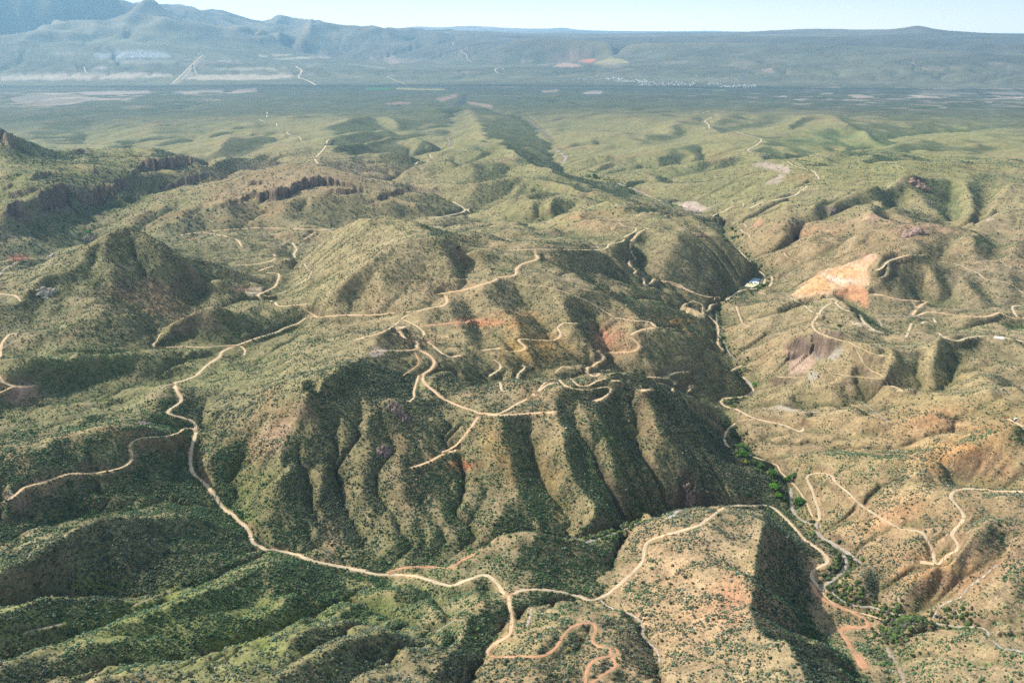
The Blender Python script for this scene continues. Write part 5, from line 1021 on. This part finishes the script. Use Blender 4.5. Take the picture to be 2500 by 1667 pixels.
def tube(pts, radii, k=6):
    pts = np.array(pts, float); Vv, Ff = [], []; n = len(pts)
    for i in range(n):
        d = pts[min(i+1, n-1)]-pts[max(i-1, 0)]; d /= np.linalg.norm(d)+1e-9; u = np.cross(d, (0, 0, 1) if abs(d[2]) < .9 else (1, 0, 0)); u /= np.linalg.norm(u); w_ = np.cross(d, u)
        for q in range(k): a = 2*math.pi*q/k; Vv.append(pts[i]+radii[i]*(u*math.cos(a)+w_*math.sin(a)))
    for i in range(n-1):
        for q in range(k): Ff.append((i*k+q, i*k+(q+1) % k, (i+1)*k+(q+1) % k, (i+1)*k+q))
    return np.array(Vv), np.array(Ff)
def merge(parts):
    Vv, Ff, nb = [], [], 0
    for v, f in parts: Vv.append(v); Ff.append(f+nb); nb += len(v)
    return np.vstack(Vv), np.vstack(Ff)
def thing(name, loc, label, cat, rotz=0., group=None, scale=1.):
    o = bpy.data.objects.new(name, None); C.objects.link(o); o.location = loc; o.rotation_euler = (0, 0, rotz); o.scale = (scale,)*3; o['label'] = label; o['category'] = cat; o['kind'] = 'thing'
    if group: o['group'] = group
    return o
def copy_thing(src, loc, rotz, scale, label, group):
    r_ = src.copy(); C.objects.link(r_); r_.location = loc; r_.rotation_euler = (0, 0, rotz); r_.scale = (scale,)*3; r_['label'] = label; r_['group'] = group
    for ch in src.children: c_ = ch.copy(); C.objects.link(c_); c_.parent = r_
    return r_
def trunk_mesh(name, H_, R_, seed, mat):
    g = np.random.default_rng(seed); parts = [tube([(0, 0, -1.), (.1*R_, 0, H_*.2), (.05*R_, .1*R_, H_*.42)], [R_*.09, R_*.07, R_*.05])]
    for k in range(6):
        a = k*1.05+g.uniform(-.3, .3); q = R_*g.uniform(.45, .75); parts.append(tube([(.05*R_, .05*R_, H_*g.uniform(.2, .4)), (q*.5*math.cos(a), q*.5*math.sin(a), H_*.5), (q*math.cos(a), q*math.sin(a), H_*g.uniform(.6, .8))], [R_*.045, R_*.03, R_*.012], 5))
    return mesh_from(name, *merge(parts), mat, True)
COTTON = [('535,68', 24, (.075, .21, .022), 'upstream-most of the big bright green cottonwoods in the canyon, round crown'),
 ('560,122', 32, (.07, .22, .02), 'large round bright green cottonwood just above the yellow-flowering bush in the canyon'),
 ('683,195', 26, (.065, .17, .028), 'bright green cottonwood on the canyon floor between the yellow bush and the track bend'),
 ('745,240', 30, (.06, .16, .028), 'full green cottonwood casting a dark shadow, left of the track on the canyon floor'),
 ('838,278', 26, (.055, .15, .025), 'left one of the pair of dark green cottonwoods that hide the canyon track'),
 ('880,260', 21, (.05, .15, .025), 'right one of the pair of dark green cottonwoods that hide the canyon track'),
 ('765,338', 38, (.085, .24, .022), 'broad spreading yellow-green cottonwood above the ravine mouth'),
 ('785,382', 26, (.075, .20, .022), 'smaller bright cottonwood touching the broad spreading one from below'),
 ('912,435', 38, (.045, .13, .022), 'big dark green cottonwood standing alone beside the two converging tracks')]
COTTON = [(p, rz, (c[0]*1.0, c[1]*.85, c[2]*1.1), l) for p, rz, c, l in COTTON]
for i, (p, rz, colr, lab) in enumerate(COTTON):
    h = at('B3', p); R_ = px2m(h, rz); H_ = R_*1.25
    t = thing('cottonwood_tree', (h[0], h[1], float(height(h[0], h[1]))), lab, 'tree', i*.9)
    link('crown', clump_mesh('crown', R_, H_, 9, 420, colr, R_*.14, 200+i), t); link('trunk', trunk_mesh('trunk', H_, R_, 300+i, bark_m), t)
# small trees and bushes with a place of their own
SMALL = [('B3', '575,165', 14, (.24, .24, .02), 'palo_verde_shrub', 'yellow-flowering bush at the foot of the large round cottonwood', 'bush'),
 ('B3', '590,380', 26, (.035, .060, .028), 'juniper_tree', 'round dark juniper on the canyon rim just above the ridge track', 'tree'),
 ('B3', '1320,785', 18, (.11, .19, .04), 'willow_shrub', 'pale green bush at the fork of the sandy wash', 'bush'),
 ('M3', '632,1080', 20, (.07, .21, .02), 'cottonwood_tree', 'bright green tree at the tip of the canyon bend above the track', 'tree'),
 ('M3', '497,1160', 12, (.08, .19, .03), 'mesquite_tree', 'small green tree below the track at the canyon bend', 'tree'),
 ('M3', '436,1178', 11, (.10, .20, .04), 'mesquite_tree', 'small pale green tree at the left end of the canyon bend', 'tree'),
 ('M3', '440,775', 12, (.06, .15, .03), 'mesquite_tree', 'small tree beside the creek below the round tan hill', 'tree'),
 ('M3', '412,578', 13, (.10, .19, .04), 'mesquite_tree', 'light green tree where the creek leaves the road', 'tree'),
 ('T2', '1700,1135', 20, (.04, .14, .05), 'mesquite_tree', 'dark green tree clump in the canyon far behind the hills', 'tree'),
 ('T2', '2200,1322', 12, (.05, .16, .05), 'mesquite_tree', 'small green tree on the pale wash below the far bluff', 'tree'),
 ('M1', '565,105', 16, (.06, .24, .04), 'mesquite_tree', 'lone bright green tree in the mouth of the shadowed gorge', 'tree'),
 ('M3', '1175,702', 14, (.03, .055, .025), 'juniper_tree', 'dark juniper on the tan spur right of the forked track', 'tree'),
 ('M3', '1097,675', 11, (.03, .055, .025), 'juniper_tree', 'small dark juniper inside the bend of the forked track', 'tree'),
 ('M2', '832,200', 11, (.03, .050, .022), 'juniper_tree', 'dark juniper near the top of the large domed hill', 'tree'),
 ('M2', '1050,342', 13, (.03, .050, .022), 'juniper_tree', 'dark juniper above the cut of the ridge road', 'tree')]
CREEK = [('M3', '485,80', 17), ('M3', '510,97', 13), ('M3', '450,150', 14), ('M3', '490,138', 14), ('M3', '520,130', 12), ('M3', '555,118', 11), ('M3', '548,200', 11), ('M3', '580,240', 13), ('M3', '600,258', 13), ('M3', '640,302', 11), ('M3', '676,316', 11), ('M3', '705,345', 9), ('M3', '718,375', 11), ('M3', '722,400', 10), ('M3', '655,455', 17), ('M3', '680,442', 17), ('M3', '700,440', 13), ('M3', '715,425', 11), ('T2', '1665,1132', 12), ('T2', '1730,1142', 12)]
for i, (k, p, rz, colr, nm, lab, cat) in enumerate(SMALL):
    h = at(k, p); R_ = max(px2m(h, rz), 2.); H_ = R_*1.3
    t = thing(nm, (h[0], h[1], float(height(h[0], h[1]))), lab, cat, i*1.3)
    link('crown', clump_mesh('crown', R_, H_, 6, 170, colr, R_*.2, 400+i), t); link('trunk', trunk_mesh('trunk', H_, R_, 450+i, bark_m), t)
src = None
for i, (k, p, rz) in enumerate(CREEK):
    h = at(k, p); s_ = max(px2m(h, rz), 3.)/6.; loc = (h[0], h[1], float(height(h[0], h[1])))
    lab = 'bright green tree in the strip of trees along the creek beside the pond'
    if src is None:
        src = thing('riverside_tree', loc, lab, 'tree', 0, 'green trees along the creek', s_); link('crown', clump_mesh('crown', 6, 7.6, 7, 200, (.075, .15, .035), 1.1, 777), src); link('trunk', trunk_mesh('trunk', 7.6, 6, 778, bark_m), src)
    else: copy_thing(src, loc, i*1.7, s_, lab, 'green trees along the creek')
# dark rounded bushes that can be picked out one by one
PICK = [('B1', '485,145 555,105 345,280 665,605 665,645 840,770 945,785 885,850 740,850 150,1155 365,1145 890,1015 745,1040 1210,1163 1015,1200 960,1243 915,1300 935,1380 720,1415 1190,1215 1250,1245 1330,1275 820,1420 1350,985 1270,735 1640,620 1960,640 2260,580 2330,650 2210,710 460,930 1600,880 2250,300 770,240 620,200 450,460 515,465 190,690 1330,1475 1350,1500 580,1530 1080,1500 1220,1530'),
 ('B2', '170,585 345,605 235,655 610,670 705,575 840,645 1235,253 1720,520 1400,935 1445,632 2170,535 2110,1080 825,1285 1395,597 270,500 240,555 30,690 120,710 1270,580 1610,550 1600,960 1710,1000 1820,780 2010,930 1040,1165 570,1150 585,985 1450,450 940,270 200,300 2190,1060 1350,960 1180,810 1060,560 130,770 370,800'),
 ('B3', '450,1293 340,1490 660,1285 600,1430 480,1365 225,1395 305,970 20,1080 730,1405 120,1445 190,895 155,1150 370,1165 1660,1290 1690,1380 1640,1390 2210,620 2230,690 2260,1260 2330,1520 790,1060 1180,665 2190,560 590,1460 545,1180 260,1090 430,1080 100,940 780,1330 655,1530 490,1250 240,935')]
PROTO = []
for q in range(6):
    col_ = [(.030, .050, .022), (.042, .060, .030), (.055, .066, .036), (.034, .052, .030), (.075, .085, .055), (.050, .055, .034)][q]
    PROTO.append(clump_mesh('shrub', 3.0, 3.4, 6, 110, col_, .62, 500+q, base=.02))
def bush_label(px, py, big):
    if px < 760 and py > 1330: w_ = 'on the rolling grassy spurs at the lower left'
    elif px < 760: w_ = 'on the dark brushy slopes left of the main track'
    elif py < 1270 and px < 1600: w_ = 'on the ribbed face of the central hill'
    elif px < 1150: w_ = 'in the green draw below the track junction'
    elif px < 1400: w_ = 'around the loop of reddish track'
    elif px < 1900: w_ = 'on the bare tan ridge and its shaded flank'
    else: w_ = 'on the tan slopes right of the dry creek'
    return ('large dark round shrub ' if big else 'greyish green shrub ') + w_, w_
cnt_ = 0
for k, s_ in PICK:
    for p in s_.split():
        h = at(k, p); q = crop(k, p)[0]; lab, w_ = bush_label(q[0], q[1], True); sc_ = px2m(h, rng.uniform(11, 16))/3.0
        if not np.isfinite(h[3]): continue
        o = link('shrub', PROTO[rng.integers(0, 4)]); o.location = (h[0], h[1], float(height(h[0], h[1]))-.2); o.scale = (sc_, sc_, sc_*.95); o.rotation_euler = (0, 0, rng.uniform(0, 6.28)); o['kind'] = 'thing'
        o['label'] = lab; o['category'] = 'shrub'; o['group'] = 'large shrubs '+w_; cnt_ += 1
tries = 0
while cnt_ < 300 and tries < 3000:
    tries += 1; px, py = rng.uniform(5, 2347), rng.uniform(1230, 1563); h = hit(px, py)[0]
    if not np.isfinite(h[3]) or sample(ROADF, h[0:1], h[1:2])[0] > .05 or sample(BRUSH, h[0:1], h[1:2])[0] < .15: continue
    lab, w_ = bush_label(px, py, False); sc_ = rng.uniform(.7, 1.05)
    o = link('shrub', PROTO[rng.integers(0, 6)]); o.location = (h[0], h[1], h[2]-.2); o.scale = (sc_, sc_, sc_*.9); o.rotation_euler = (0, 0, rng.uniform(0, 6.28)); o['kind'] = 'thing'
    o['label'] = lab; o['category'] = 'shrub'; o['group'] = 'smaller shrubs '+w_; cnt_ += 1
# bleached dead trees by the main track
for i, (p, rz, lab) in enumerate([('1612,772', 30, 'bare white forked dead tree just below the main track at lower left'), ('1576,795', 22, 'small bleached dead tree left of the forked one below the main track'), ('1412,832', 22, 'pale leafless tree in the brush at the end of the long dark slope'),
        ('1860,700', 26, 'grey leafless tree above the main track at the foot of the central hill'), ('2095,755', 40, 'tallest of the grey leafless trees above the main track, by the red gully')]):
    h = at('B1', p); H_ = px2m(h, rz)*1.5; g = np.random.default_rng(60+i); parts = [tube([(0, 0, -.6), (.05*H_, 0, .3*H_), (.03*H_, .05*H_, .62*H_)], [.045*H_, .035*H_, .022*H_], 6)]
    for q in range(9):
        a = q*2.4+g.uniform(-.4, .4); z0 = g.uniform(.22, .6)*H_; L = H_*g.uniform(.25, .5); el = g.uniform(.5, 1.2)
        e = (.04*H_+L*math.cos(a)*math.cos(el), L*math.sin(a)*math.cos(el), z0+L*math.sin(el)); parts.append(tube([(.04*H_, .02*H_, z0), ((.04*H_+e[0])/2, e[1]/2, (z0+e[2])/2+.03*H_), e], [.02*H_, .014*H_, .005*H_], 5))
        for w_ in range(2):
            a2 = a+g.uniform(-.9, .9); parts.append(tube([((.04*H_+e[0])/2, e[1]/2, (z0+e[2])/2+.03*H_), (e[0]*.6+.16*H_*math.cos(a2), e[1]*.6+.16*H_*math.sin(a2), e[2]+.03*H_)], [.011*H_, .004*H_], 4))
    t = link('dead_tree', mesh_from('dead_tree', *merge(parts), dead_m, True)); t.location = (h[0], h[1], float(height(h[0], h[1]))); t['label'] = lab; t['category'] = 'tree'; t['kind'] = 'thing'
# a lone cactus on the ridge track
h = at('B3', '660,457'); cact = material('cactus_skin', color=(.045, .07, .035))
t = thing('cactus', (h[0], h[1], float(height(h[0], h[1]))), 'lone dark upright cactus standing beside the ridge track', 'cactus')
link('stem', mesh_from('stem', *tube([(0, 0, -.5), (0, 0, 2), (0, 0, 5.6), (0, 0, 6.1)], [.45, .55, .5, .15], 10), cact, True), t)
for s_ in (-1, 1): link('arm', mesh_from('arm', *tube([(s_*.3, 0, 2.4+.4*s_), (s_*1.1, 0, 2.5+.4*s_), (s_*1.35, 0, 3.1+.4*s_), (s_*1.35, 0, 4.6+.4*s_)], [.3, .32, .33, .12], 8), cact, True), t)
# ------------------------------------------------------------------ rock outcrops
def outcrop(name, key, p, wz, hz, n, colr, lab, seed):
    h = at(key, p); W = px2m(h, wz); Hh = px2m(h, hz)/max(.3, math.cos(math.atan2(HC-h[2], h[3]))); g = np.random.default_rng(seed); Vv, Ff, Cc = [], [], []; nb = 0
    z0 = float(height(h[0], h[1]))
    for k in range(n):
        a = g.uniform(0, 6.28); q = .5*W*math.sqrt(g.uniform(0, 1)); c = np.array([q*math.cos(a), .7*q*math.sin(a), 0]); c[2] = float(height(h[0]+c[0], h[1]+c[1]))-z0
        tall = Hh*g.uniform(.35, .75)*(1-.55*q/(.5*W)); wd = W*g.uniform(.09, .19); v = IV2*(1+.22*g.uniform(-1, 1, (len(IV2), 1))); v = v*np.array([wd, wd*g.uniform(.7, 1.2), tall]); t_ = g.uniform(-.25, .25); v[:, 0] += v[:, 2]*t_
        Vv.append(v+c+(0, 0, tall*.35)); Ff.append(IF2+nb); nb += len(IV2); Cc.append(np.array(colr)[None]*g.uniform(.7, 1.3, (len(IV2), 1)))
    o = link(name, mesh_from(name, np.vstack(Vv), np.vstack(Ff), rock_m, False, np.vstack(Cc)), label=lab, category='rock', kind='thing'); o.location = (h[0], h[1], z0-.5)
for i, a in enumerate([('M2', '430,1238', 95, 75, 30, (.25, .185, .155), 'biggest pinkish grey rock tower on the crest of the central hill'), ('M2', '490,1285', 60, 45, 16, (.225, .17, .145), 'lower purplish rock outcrop just below the biggest rock tower'),
 ('M2', '362,1500', 80, 60, 22, (.22, .165, .145), 'purplish rock outcrop halfway down the face of the central hill'), ('M2', '540,1330', 20, 16, 6, (.22, .15, .12), 'small boulder heap under the twin rock towers'), ('M2', '620,1325', 12, 12, 4, (.30, .23, .18), 'single pale boulder right of the small boulder heap'),
 ('T3', '1682,1190', 100, 40, 24, (.30, .20, .155), 'reddish rock pile crowning the hill at upper right'), ('M3', '1650,105', 130, 36, 26, (.30, .21, .165), 'long pink rock rib on the ridge behind the dark green hill'),
 ('M1', '920,1320', 80, 26, 18, (.27, .21, .19), 'low grey rock hump beside the left track'), ('M1', '580,150', 60, 50, 20, (.30, .24, .18), 'pale rock spine on the left shoulder of the dark pointed hill'), ('M1', '300,490', 110, 40, 30, (.27, .25, .20), 'grey boulder field on the left spur'),
 ('B3', '215,395', 70, 50, 18, (.24, .18, .14), 'grey brown crag where the ravine meets the canyon'), ('B2', '2310,400', 70, 50, 16, (.24, .18, .14), 'broken crag at the foot of the ribbed hill'), ('M3', '300,120', 60, 26, 14, (.20, .12, .09), 'dark red crag near the top of the steep hill beside the canyon'),
 ('T3', '1140,1365', 60, 40, 16, (.23, .18, .155), 'mauve rock outcrop on the slope above the canyon road'), ('M2', '1000,270', 16, 20, 5, (.24, .17, .13), 'small rock standing on the flank of the domed hill')]):
    outcrop('rock_outcrop', *a, 900+i)
# ------------------------------------------------------------------ the pond, its dam, vehicles, mast, houses
def box(cx, cy, cz, sx, sy, sz, taper=1.):
    v = np.array([(x*(taper if z > 0 else 1), y*(taper if z > 0 else 1), z) for z in (-.5, .5) for y in (-.5, .5) for x in (-.5, .5)])*(sx, sy, sz)+(cx, cy, cz)
    return v, np.array([(0, 2, 3, 1), (4, 5, 7, 6), (0, 1, 5, 4), (2, 6, 7, 3), (0, 4, 6, 2), (1, 3, 7, 5)])
zp = ZPOND
pond_q = [onplane(*p, zp) for p in ((1838, 679), (1857, 680.5), (1852, 693.5), (1827.5, 690.5))]
slab_q = [onplane(*p, zp+.4) for p in ((1824, 691), (1851.5, 694.5), (1837, 702), (1818, 699))]
def inset(Q, d):
    c = sum(Q)/len(Q); return [q+(c-q)/np.linalg.norm((c-q))*d for q in Q]
def prism(Q, z0, z1):
    n = len(Q); v = np.array([(q[0], q[1], z0) for q in Q]+[(q[0], q[1], z1) for q in Q]); return v, n
def prism_mesh(name, Q, z0, z1, mat):
    bm_v, n = prism(Q, z0, z1); me = bpy.data.meshes.new(name); f = [tuple(range(n))[::-1], tuple(range(n, 2*n))]+[(i, (i+1) % n, n+(i+1) % n, n+i) for i in range(n)]; me.from_pydata([tuple(p) for p in bm_v], [], f); me.materials.append(mat); me.update(); return me
# the tan cleared bank beside the canyon road: rough bare fill laid on the slope
def draped(name, key, s_, colr, lift, seed, nx=44, ny=16, **pr):
    P = np.array(crop(key, s_)); n = len(P)//2; A = smooth_poly(P[:n], n=8); B_ = smooth_poly(P[n:][::-1], n=8); u = np.linspace(0, 1, nx)
    A = np.stack([np.interp(u, np.linspace(0, 1, len(A)), A[:, k]) for k in (0, 1)], 1); B_ = np.stack([np.interp(u, np.linspace(0, 1, len(B_)), B_[:, k]) for k in (0, 1)], 1)
    ca, cb = hit(A[:, 0], A[:, 1]), hit(B_[:, 0], B_[:, 1]); ok = np.isfinite(ca[:, 0]) & np.isfinite(cb[:, 0]); ca, cb = ca[ok], cb[ok]; nx = len(ca)
    g = np.random.default_rng(seed); V_ = []
    for j_ in range(ny):
        t = j_/(ny-1); q = ca[:, :2]*(1-t)+cb[:, :2]*t; z = np.maximum(height(q[:, 0], q[:, 1]), (ca[:, 2]*(1-t)+cb[:, 2]*t)); e = math.sin(math.pi*t)**.5*np.sin(np.pi*np.linspace(0, 1, nx))**.4
        V_.append(np.stack([q[:, 0], q[:, 1], z-1+(lift+1)*e+.8*g.uniform(-1, 1, nx)*e], 1))
    V_ = np.array(V_).reshape(-1, 3); i_ = np.arange(nx*ny).reshape(ny, nx); F_ = np.stack([i_[:-1, :-1], i_[:-1, 1:], i_[1:, 1:], i_[1:, :-1]], -1).reshape(-1, 4)
    cc_ = np.array(colr)[None]*(1+.16*g.uniform(-1, 1, (len(V_), 1))); return link(name, mesh_from(name, V_, F_, wash_m, False, cc_), **pr)
draped('cleared_ground', 'M3', '168,572 215,576 262,592 312,620 300,637 262,632 215,615 172,598', (.66, .49, .26), 1.6, 5, kind='structure')
# flatten the ground under the pond
allq = np.array(pond_q+slab_q); cc = allq.mean(0); I, J = window(cc[0], cc[1], 90)
P_ = prism_mesh
liner_m = material('dark_liner', color=(.035, .05, .06), rough=.6)
water_m = material('pond_water', color=(.10, .19, .23), rough=.25, spec=.6, layers=((12, 2, .8, 1.2),), bump=((3, .05),))
slab_m = material('yellow_concrete', color=(.66, .57, .33), layers=((4, 3, .9, 1.1), (15, 2, .9, 1.08)))
reflection_kerb_m = material('reflection_white', color=(.78, .80, .78), layers=((5, 3, .85, 1.1),))  # white for the painted water reflection and for the kerb
pt = thing('storage_pond', (0, 0, 0), 'rectangular blue storage pond in the canyon beside the creek', 'pond')
pt.location = (cc[0], cc[1], zp); off = np.array([cc[0], cc[1], zp])
loc = lambda Q: [q-off for q in Q]
big = loc([pond_q[0]+(pond_q[0]-pond_q[2])*.09, pond_q[1]+(pond_q[1]-pond_q[3])*.09, pond_q[2]+(pond_q[2]-pond_q[0])*.02+(1.5, 0, 0), slab_q[3]+(-3, -4, 0), slab_q[0]+(-5, 4, 0)])
link('lined_bank', prism_mesh('lined_bank', big, -7, .25, liner_m), pt)
link('water', prism_mesh('water', loc(pond_q), .2, .6, water_m), pt)
a, b_, c_, d_ = loc(pond_q); lerp = lambda p, q, t: p*(1-t)+q*t
link('reflection_white', prism_mesh('reflection_white', [lerp(a, d_, .62), lerp(lerp(a, d_, .55), lerp(b_, c_, .55), .45), lerp(b_, c_, .72), c_, d_], .5, .85, reflection_kerb_m), pt)  # white reflection on the water, painted as a thin slab
sl = thing('concrete_apron', tuple(sum(slab_q)/4), 'pale yellow concrete apron in front of the blue pond', 'slab'); so = sum(slab_q)/4
link('deck', prism_mesh('deck', [q-so for q in slab_q], -8, .3, slab_m), sl)
link('kerb', mesh_from('kerb', *merge([tube([slab_q[i]-so+(0, 0, .4), slab_q[(i+1) % 4]-so+(0, 0, .4)], [.5, .5], 4) for i in range(4)]), reflection_kerb_m), sl)
# vehicles
glass_m = material('car_glass', color=(.02, .025, .03), rough=.1, spec=.6); tyre_m = material('tyre_rubber', color=(.02, .02, .02))
def vehicle(name, p, heading, colr, kind, lab, cat):
    h = nat(*p); pm = material('paint_'+name, color=colr, rough=.35, spec=.5)
    t = thing(name, (h[0], h[1], float(height(h[0], h[1]))+.25), lab, cat, heading)
    if kind == 'car': bodyp = [box(0, 0, .75, 4.5, 1.8, .6), box(-.2, 0, 1.25, 2.5, 1.6, .55, .75)]; gl = [box(-.2, 0, 1.22, 2.56, 1.66, .34, .8)]; wh = [(1.4, .8), (1.4, -.8), (-1.4, .8), (-1.4, -.8)]
    elif kind == 'pickup': bodyp = [box(0, 0, .85, 5.6, 1.95, .65), box(.3, 0, 1.5, 2.0, 1.8, .7, .8), box(-1.8, .9, 1.3, 1.9, .1, .3), box(-1.8, -.9, 1.3, 1.9, .1, .3)]; gl = [box(.3, 0, 1.5, 2.06, 1.86, .4, .84)]; wh = [(1.8, .85), (1.8, -.85), (-1.8, .85), (-1.8, -.85)]
    else: bodyp = [box(-.4, 0, 1.9, 6.4, 2.4, 2.3), box(3.3, 0, 1.3, 1.6, 2.1, 1.3, .85)]; gl = [box(3.4, 0, 1.55, 1.5, 2.15, .5, .9), box(-.6, 0, 2.1, 1.6, 2.46, .6)]; wh = [(2.4, 1.), (2.4, -1.), (-2., 1.), (-2., -1.)]
    link('body', mesh_from('body', *merge(bodyp), pm), t); link('windows', mesh_from('windows', *merge(gl), glass_m), t)
    for wx, wy in wh: link('wheel', mesh_from('wheel', *tube([(wx, wy-.14, .38), (wx, wy+.14, .38)], [.4, .4], 10), tyre_m), t)
vehicle('camper_van', (2479.5, 1024.5), .3, (.75, .78, .8), 'van', 'white camper van parked on the bare pad at the right edge', 'van')
vehicle('dark_pickup', (2471.5, 1024), .9, (.02, .03, .05), 'pickup', 'dark pickup parked left of the white camper van', 'truck')
vehicle('dark_car', (2477, 1029), .2, (.03, .06, .09), 'car', 'dark car parked in front of the white camper van', 'car')
vehicle('silver_car', (2488, 1030.5), -.3, (.5, .54, .56), 'car', 'silver car right of the white camper van', 'car')
vehicle('red_car', (2459, 1020), .1, (.5, .08, .05), 'car', 'small red car at the end of the bare pad on the right', 'car')
vehicle('white_car', (972, 796.5), .1, (.8, .82, .84), 'car', 'white car parked at the edge of the round turnout', 'car')
vehicle('white_pickup', (1023, 757.5), .35, (.7, .8, .85), 'pickup', 'white pickup on the ridge road at the fork', 'truck')
vehicle('white_truck', (1924.5, 725.5), -.8, (.75, .75, .75), 'pickup', 'white truck at the top of the track under the orange quarry', 'truck')
# a thin mast on the far plain
h = hit(2082*.36+752.6, 262*.36)[0]; white_m = material('white_paint', color=(.75, .75, .75)); 
if np.isfinite(h[3]):
    t = thing('radio_mast', tuple(h[:3]), 'thin pale radio mast on the far plain', 'mast'); link('pole', mesh_from('pole', *tube([(0, 0, 0), (0, 0, 150), (0, 0, 260)], [9, 6, 3], 6), white_m), t); link('base', mesh_from('base', *box(0, 0, 3, 40, 40, 8), white_m), t)
# houses of the two towns across the river
wallc = [material('pale_wall_%s' % n, color=c) for n, c in (('white', (.72, .70, .66)), ('cream', (.62, .54, .42)), ('pink', (.55, .42, .34)))]; roofc = [material('roof_%s' % n, color=c) for n, c in (('white', (.8, .82, .82)), ('grey', (.42, .46, .50)), ('brown', (.30, .24, .2)))]
def house_mesh(k, L=17., W=11., H_=4.):
    v = [(-L/2, -W/2, -3), (L/2, -W/2, -3), (L/2, W/2, -3), (-L/2, W/2, -3), (-L/2, -W/2, H_), (L/2, -W/2, H_), (L/2, W/2, H_), (-L/2, W/2, H_), (-L/2, 0, H_+2.6), (L/2, 0, H_+2.6)]
    f = [(0, 1, 5, 4), (1, 2, 6, 5), (2, 3, 7, 6), (3, 0, 4, 7), (4, 5, 9, 8), (6, 7, 8, 9), (5, 6, 9), (7, 4, 8)]; me = bpy.data.meshes.new('house'); me.from_pydata(v, [], f); me.materials.append(wallc[k % 3]); me.materials.append(roofc[(k+k//3) % 3]); me.polygons[4].material_index = 1; me.polygons[5].material_index = 1; me.update(); return me
HM = [house_mesh(k, 15+3*(k % 3), 10+k % 3) for k in range(6)]
TOWNS = [(1400, 1470, 188, 200, 14), (1478, 1525, 188, 196, 34), (1500, 1580, 194, 201, 50), (1560, 1650, 198, 209.5, 66), (1650, 1700, 198, 210, 30), (1690, 1760, 185, 206, 12), (1728, 1765, 202, 208, 16), (1755, 1845, 205, 215, 58)]
LTOWN = (285, 415, 122, 142)
lab_r = 'pale house of the small town strung along the far side of the river'; lab_l = 'pale house of the town in rows on the distant left plain'
def put_house(px, py, lab, grp, rz, big=1.):
    h = nat(px, py)
    if not np.isfinite(h[3]) or h[3] > 40000: return 0
    o = link('house', HM[rng.integers(0, 6)]); o.location = tuple(h[:3]); o.rotation_euler = (0, 0, rz); o.scale = (big,)*3; o['label'] = lab; o['category'] = 'house'; o['group'] = grp; o['kind'] = 'thing'; return 1
nh = 0
for x0, x1, y0, y1, n in TOWNS:
    for _ in range(int(n*.75)):
        if nh < 198: nh += put_house(rng.uniform(x0, x1), y0+(y1-y0)*rng.beta(2, 1.4), lab_r, 'houses of the river town', rng.uniform(0, 3.1), rng.uniform(1.1, 1.8))
nl = 0
for k in range(400):
    if nl >= 100: break
    px = rng.uniform(290, 415); py = rng.uniform(122, 142); row = round((px+py*1.2)/4.2)*4.2-py*1.2
    if py < 122+abs(px-345)*.17: continue
    nl += put_house(row, py, lab_l, 'houses of the left town', .6, 1.8)
# the rest of the houses, too many and too small to single out
Vv, Ff, nb = [], [], 0
def more(px, py, s):
    global nb
    h = nat(px, py)
    if not np.isfinite(h[3]) or h[3] > 40000: return
    a = rng.uniform(0, 3.1); v, f = box(0, 0, 1.5, 16*s, 11*s, 7*s, .85); v = np.stack([v[:, 0]*math.cos(a)-v[:, 1]*math.sin(a), v[:, 0]*math.sin(a)+v[:, 1]*math.cos(a), v[:, 2]], 1)+h[:3]; Vv.append(v); Ff.append(f+nb); nb += 8
for k in range(260): px = rng.uniform(290, 420); py = rng.uniform(122, 142); (more(round((px+py*1.2)/4.2)*4.2-py*1.2, py, 1.6) if py > 121+abs(px-345)*.16 else None)
for x0, x1, y0, y1, n in TOWNS:
    for _ in range(int(n*1.2)): more(rng.uniform(x0, x1), y0+(y1-y0)*rng.beta(2, 1.4), rng.uniform(1., 1.7))
link('houses', mesh_from('houses', np.vstack(Vv), np.vstack(Ff), wallc[0]), kind='stuff', label='mass of tiny far-off houses filling the two towns')
for px, py, L, lab in ((458, 148, 190, 'long white shed beside the left town'), (486, 133.5, 120, 'white shed at the upper end of the airstrip road'), (541, 150, 230, 'long white shed on the plain right of the airstrip'), (580, 150, 90, 'short white shed right of the long one')):
    h = nat(px, py)
    if np.isfinite(h[3]): t = thing('shed', tuple(h[:3]), lab, 'building'); link('wall', mesh_from('wall', *box(0, 0, 3, L, 40, 12), wallc[0]), t); link('roof', mesh_from('roof', *box(0, 0, 11, L+4, 44, 5, .8), roofc[0]), t)
# ------------------------------------------------------------------ the hazy air between here and the far ranges
hm = bpy.data.materials.new('haze_air'); hm.use_nodes = True; hn = hm.node_tree; hn.nodes.clear()
pv = hn.nodes.new('ShaderNodeVolumePrincipled'); pv.inputs['Color'].default_value = (.38, .70, 1.0, 1); pv.inputs['Density'].default_value = 1.7e-5; pv.inputs['Anisotropy'].default_value = .35
ho = hn.nodes.new('ShaderNodeOutputMaterial'); hn.links.new(pv.outputs[0], ho.inputs['Volume'])
hx, hy0, hy1, hz0, hz1 = 80000, -3000, 92000, -500, 4300
hv = [(x, y, z) for z in (hz0, hz1) for y in (hy0, hy1) for x in (-hx, hx)]
link('haze', mesh_from('haze', np.array(hv), np.array([(0, 2, 3, 1), (4, 5, 7, 6), (0, 1, 5, 4), (2, 6, 7, 3), (0, 4, 6, 2), (1, 3, 7, 5)]), hm), kind='stuff')
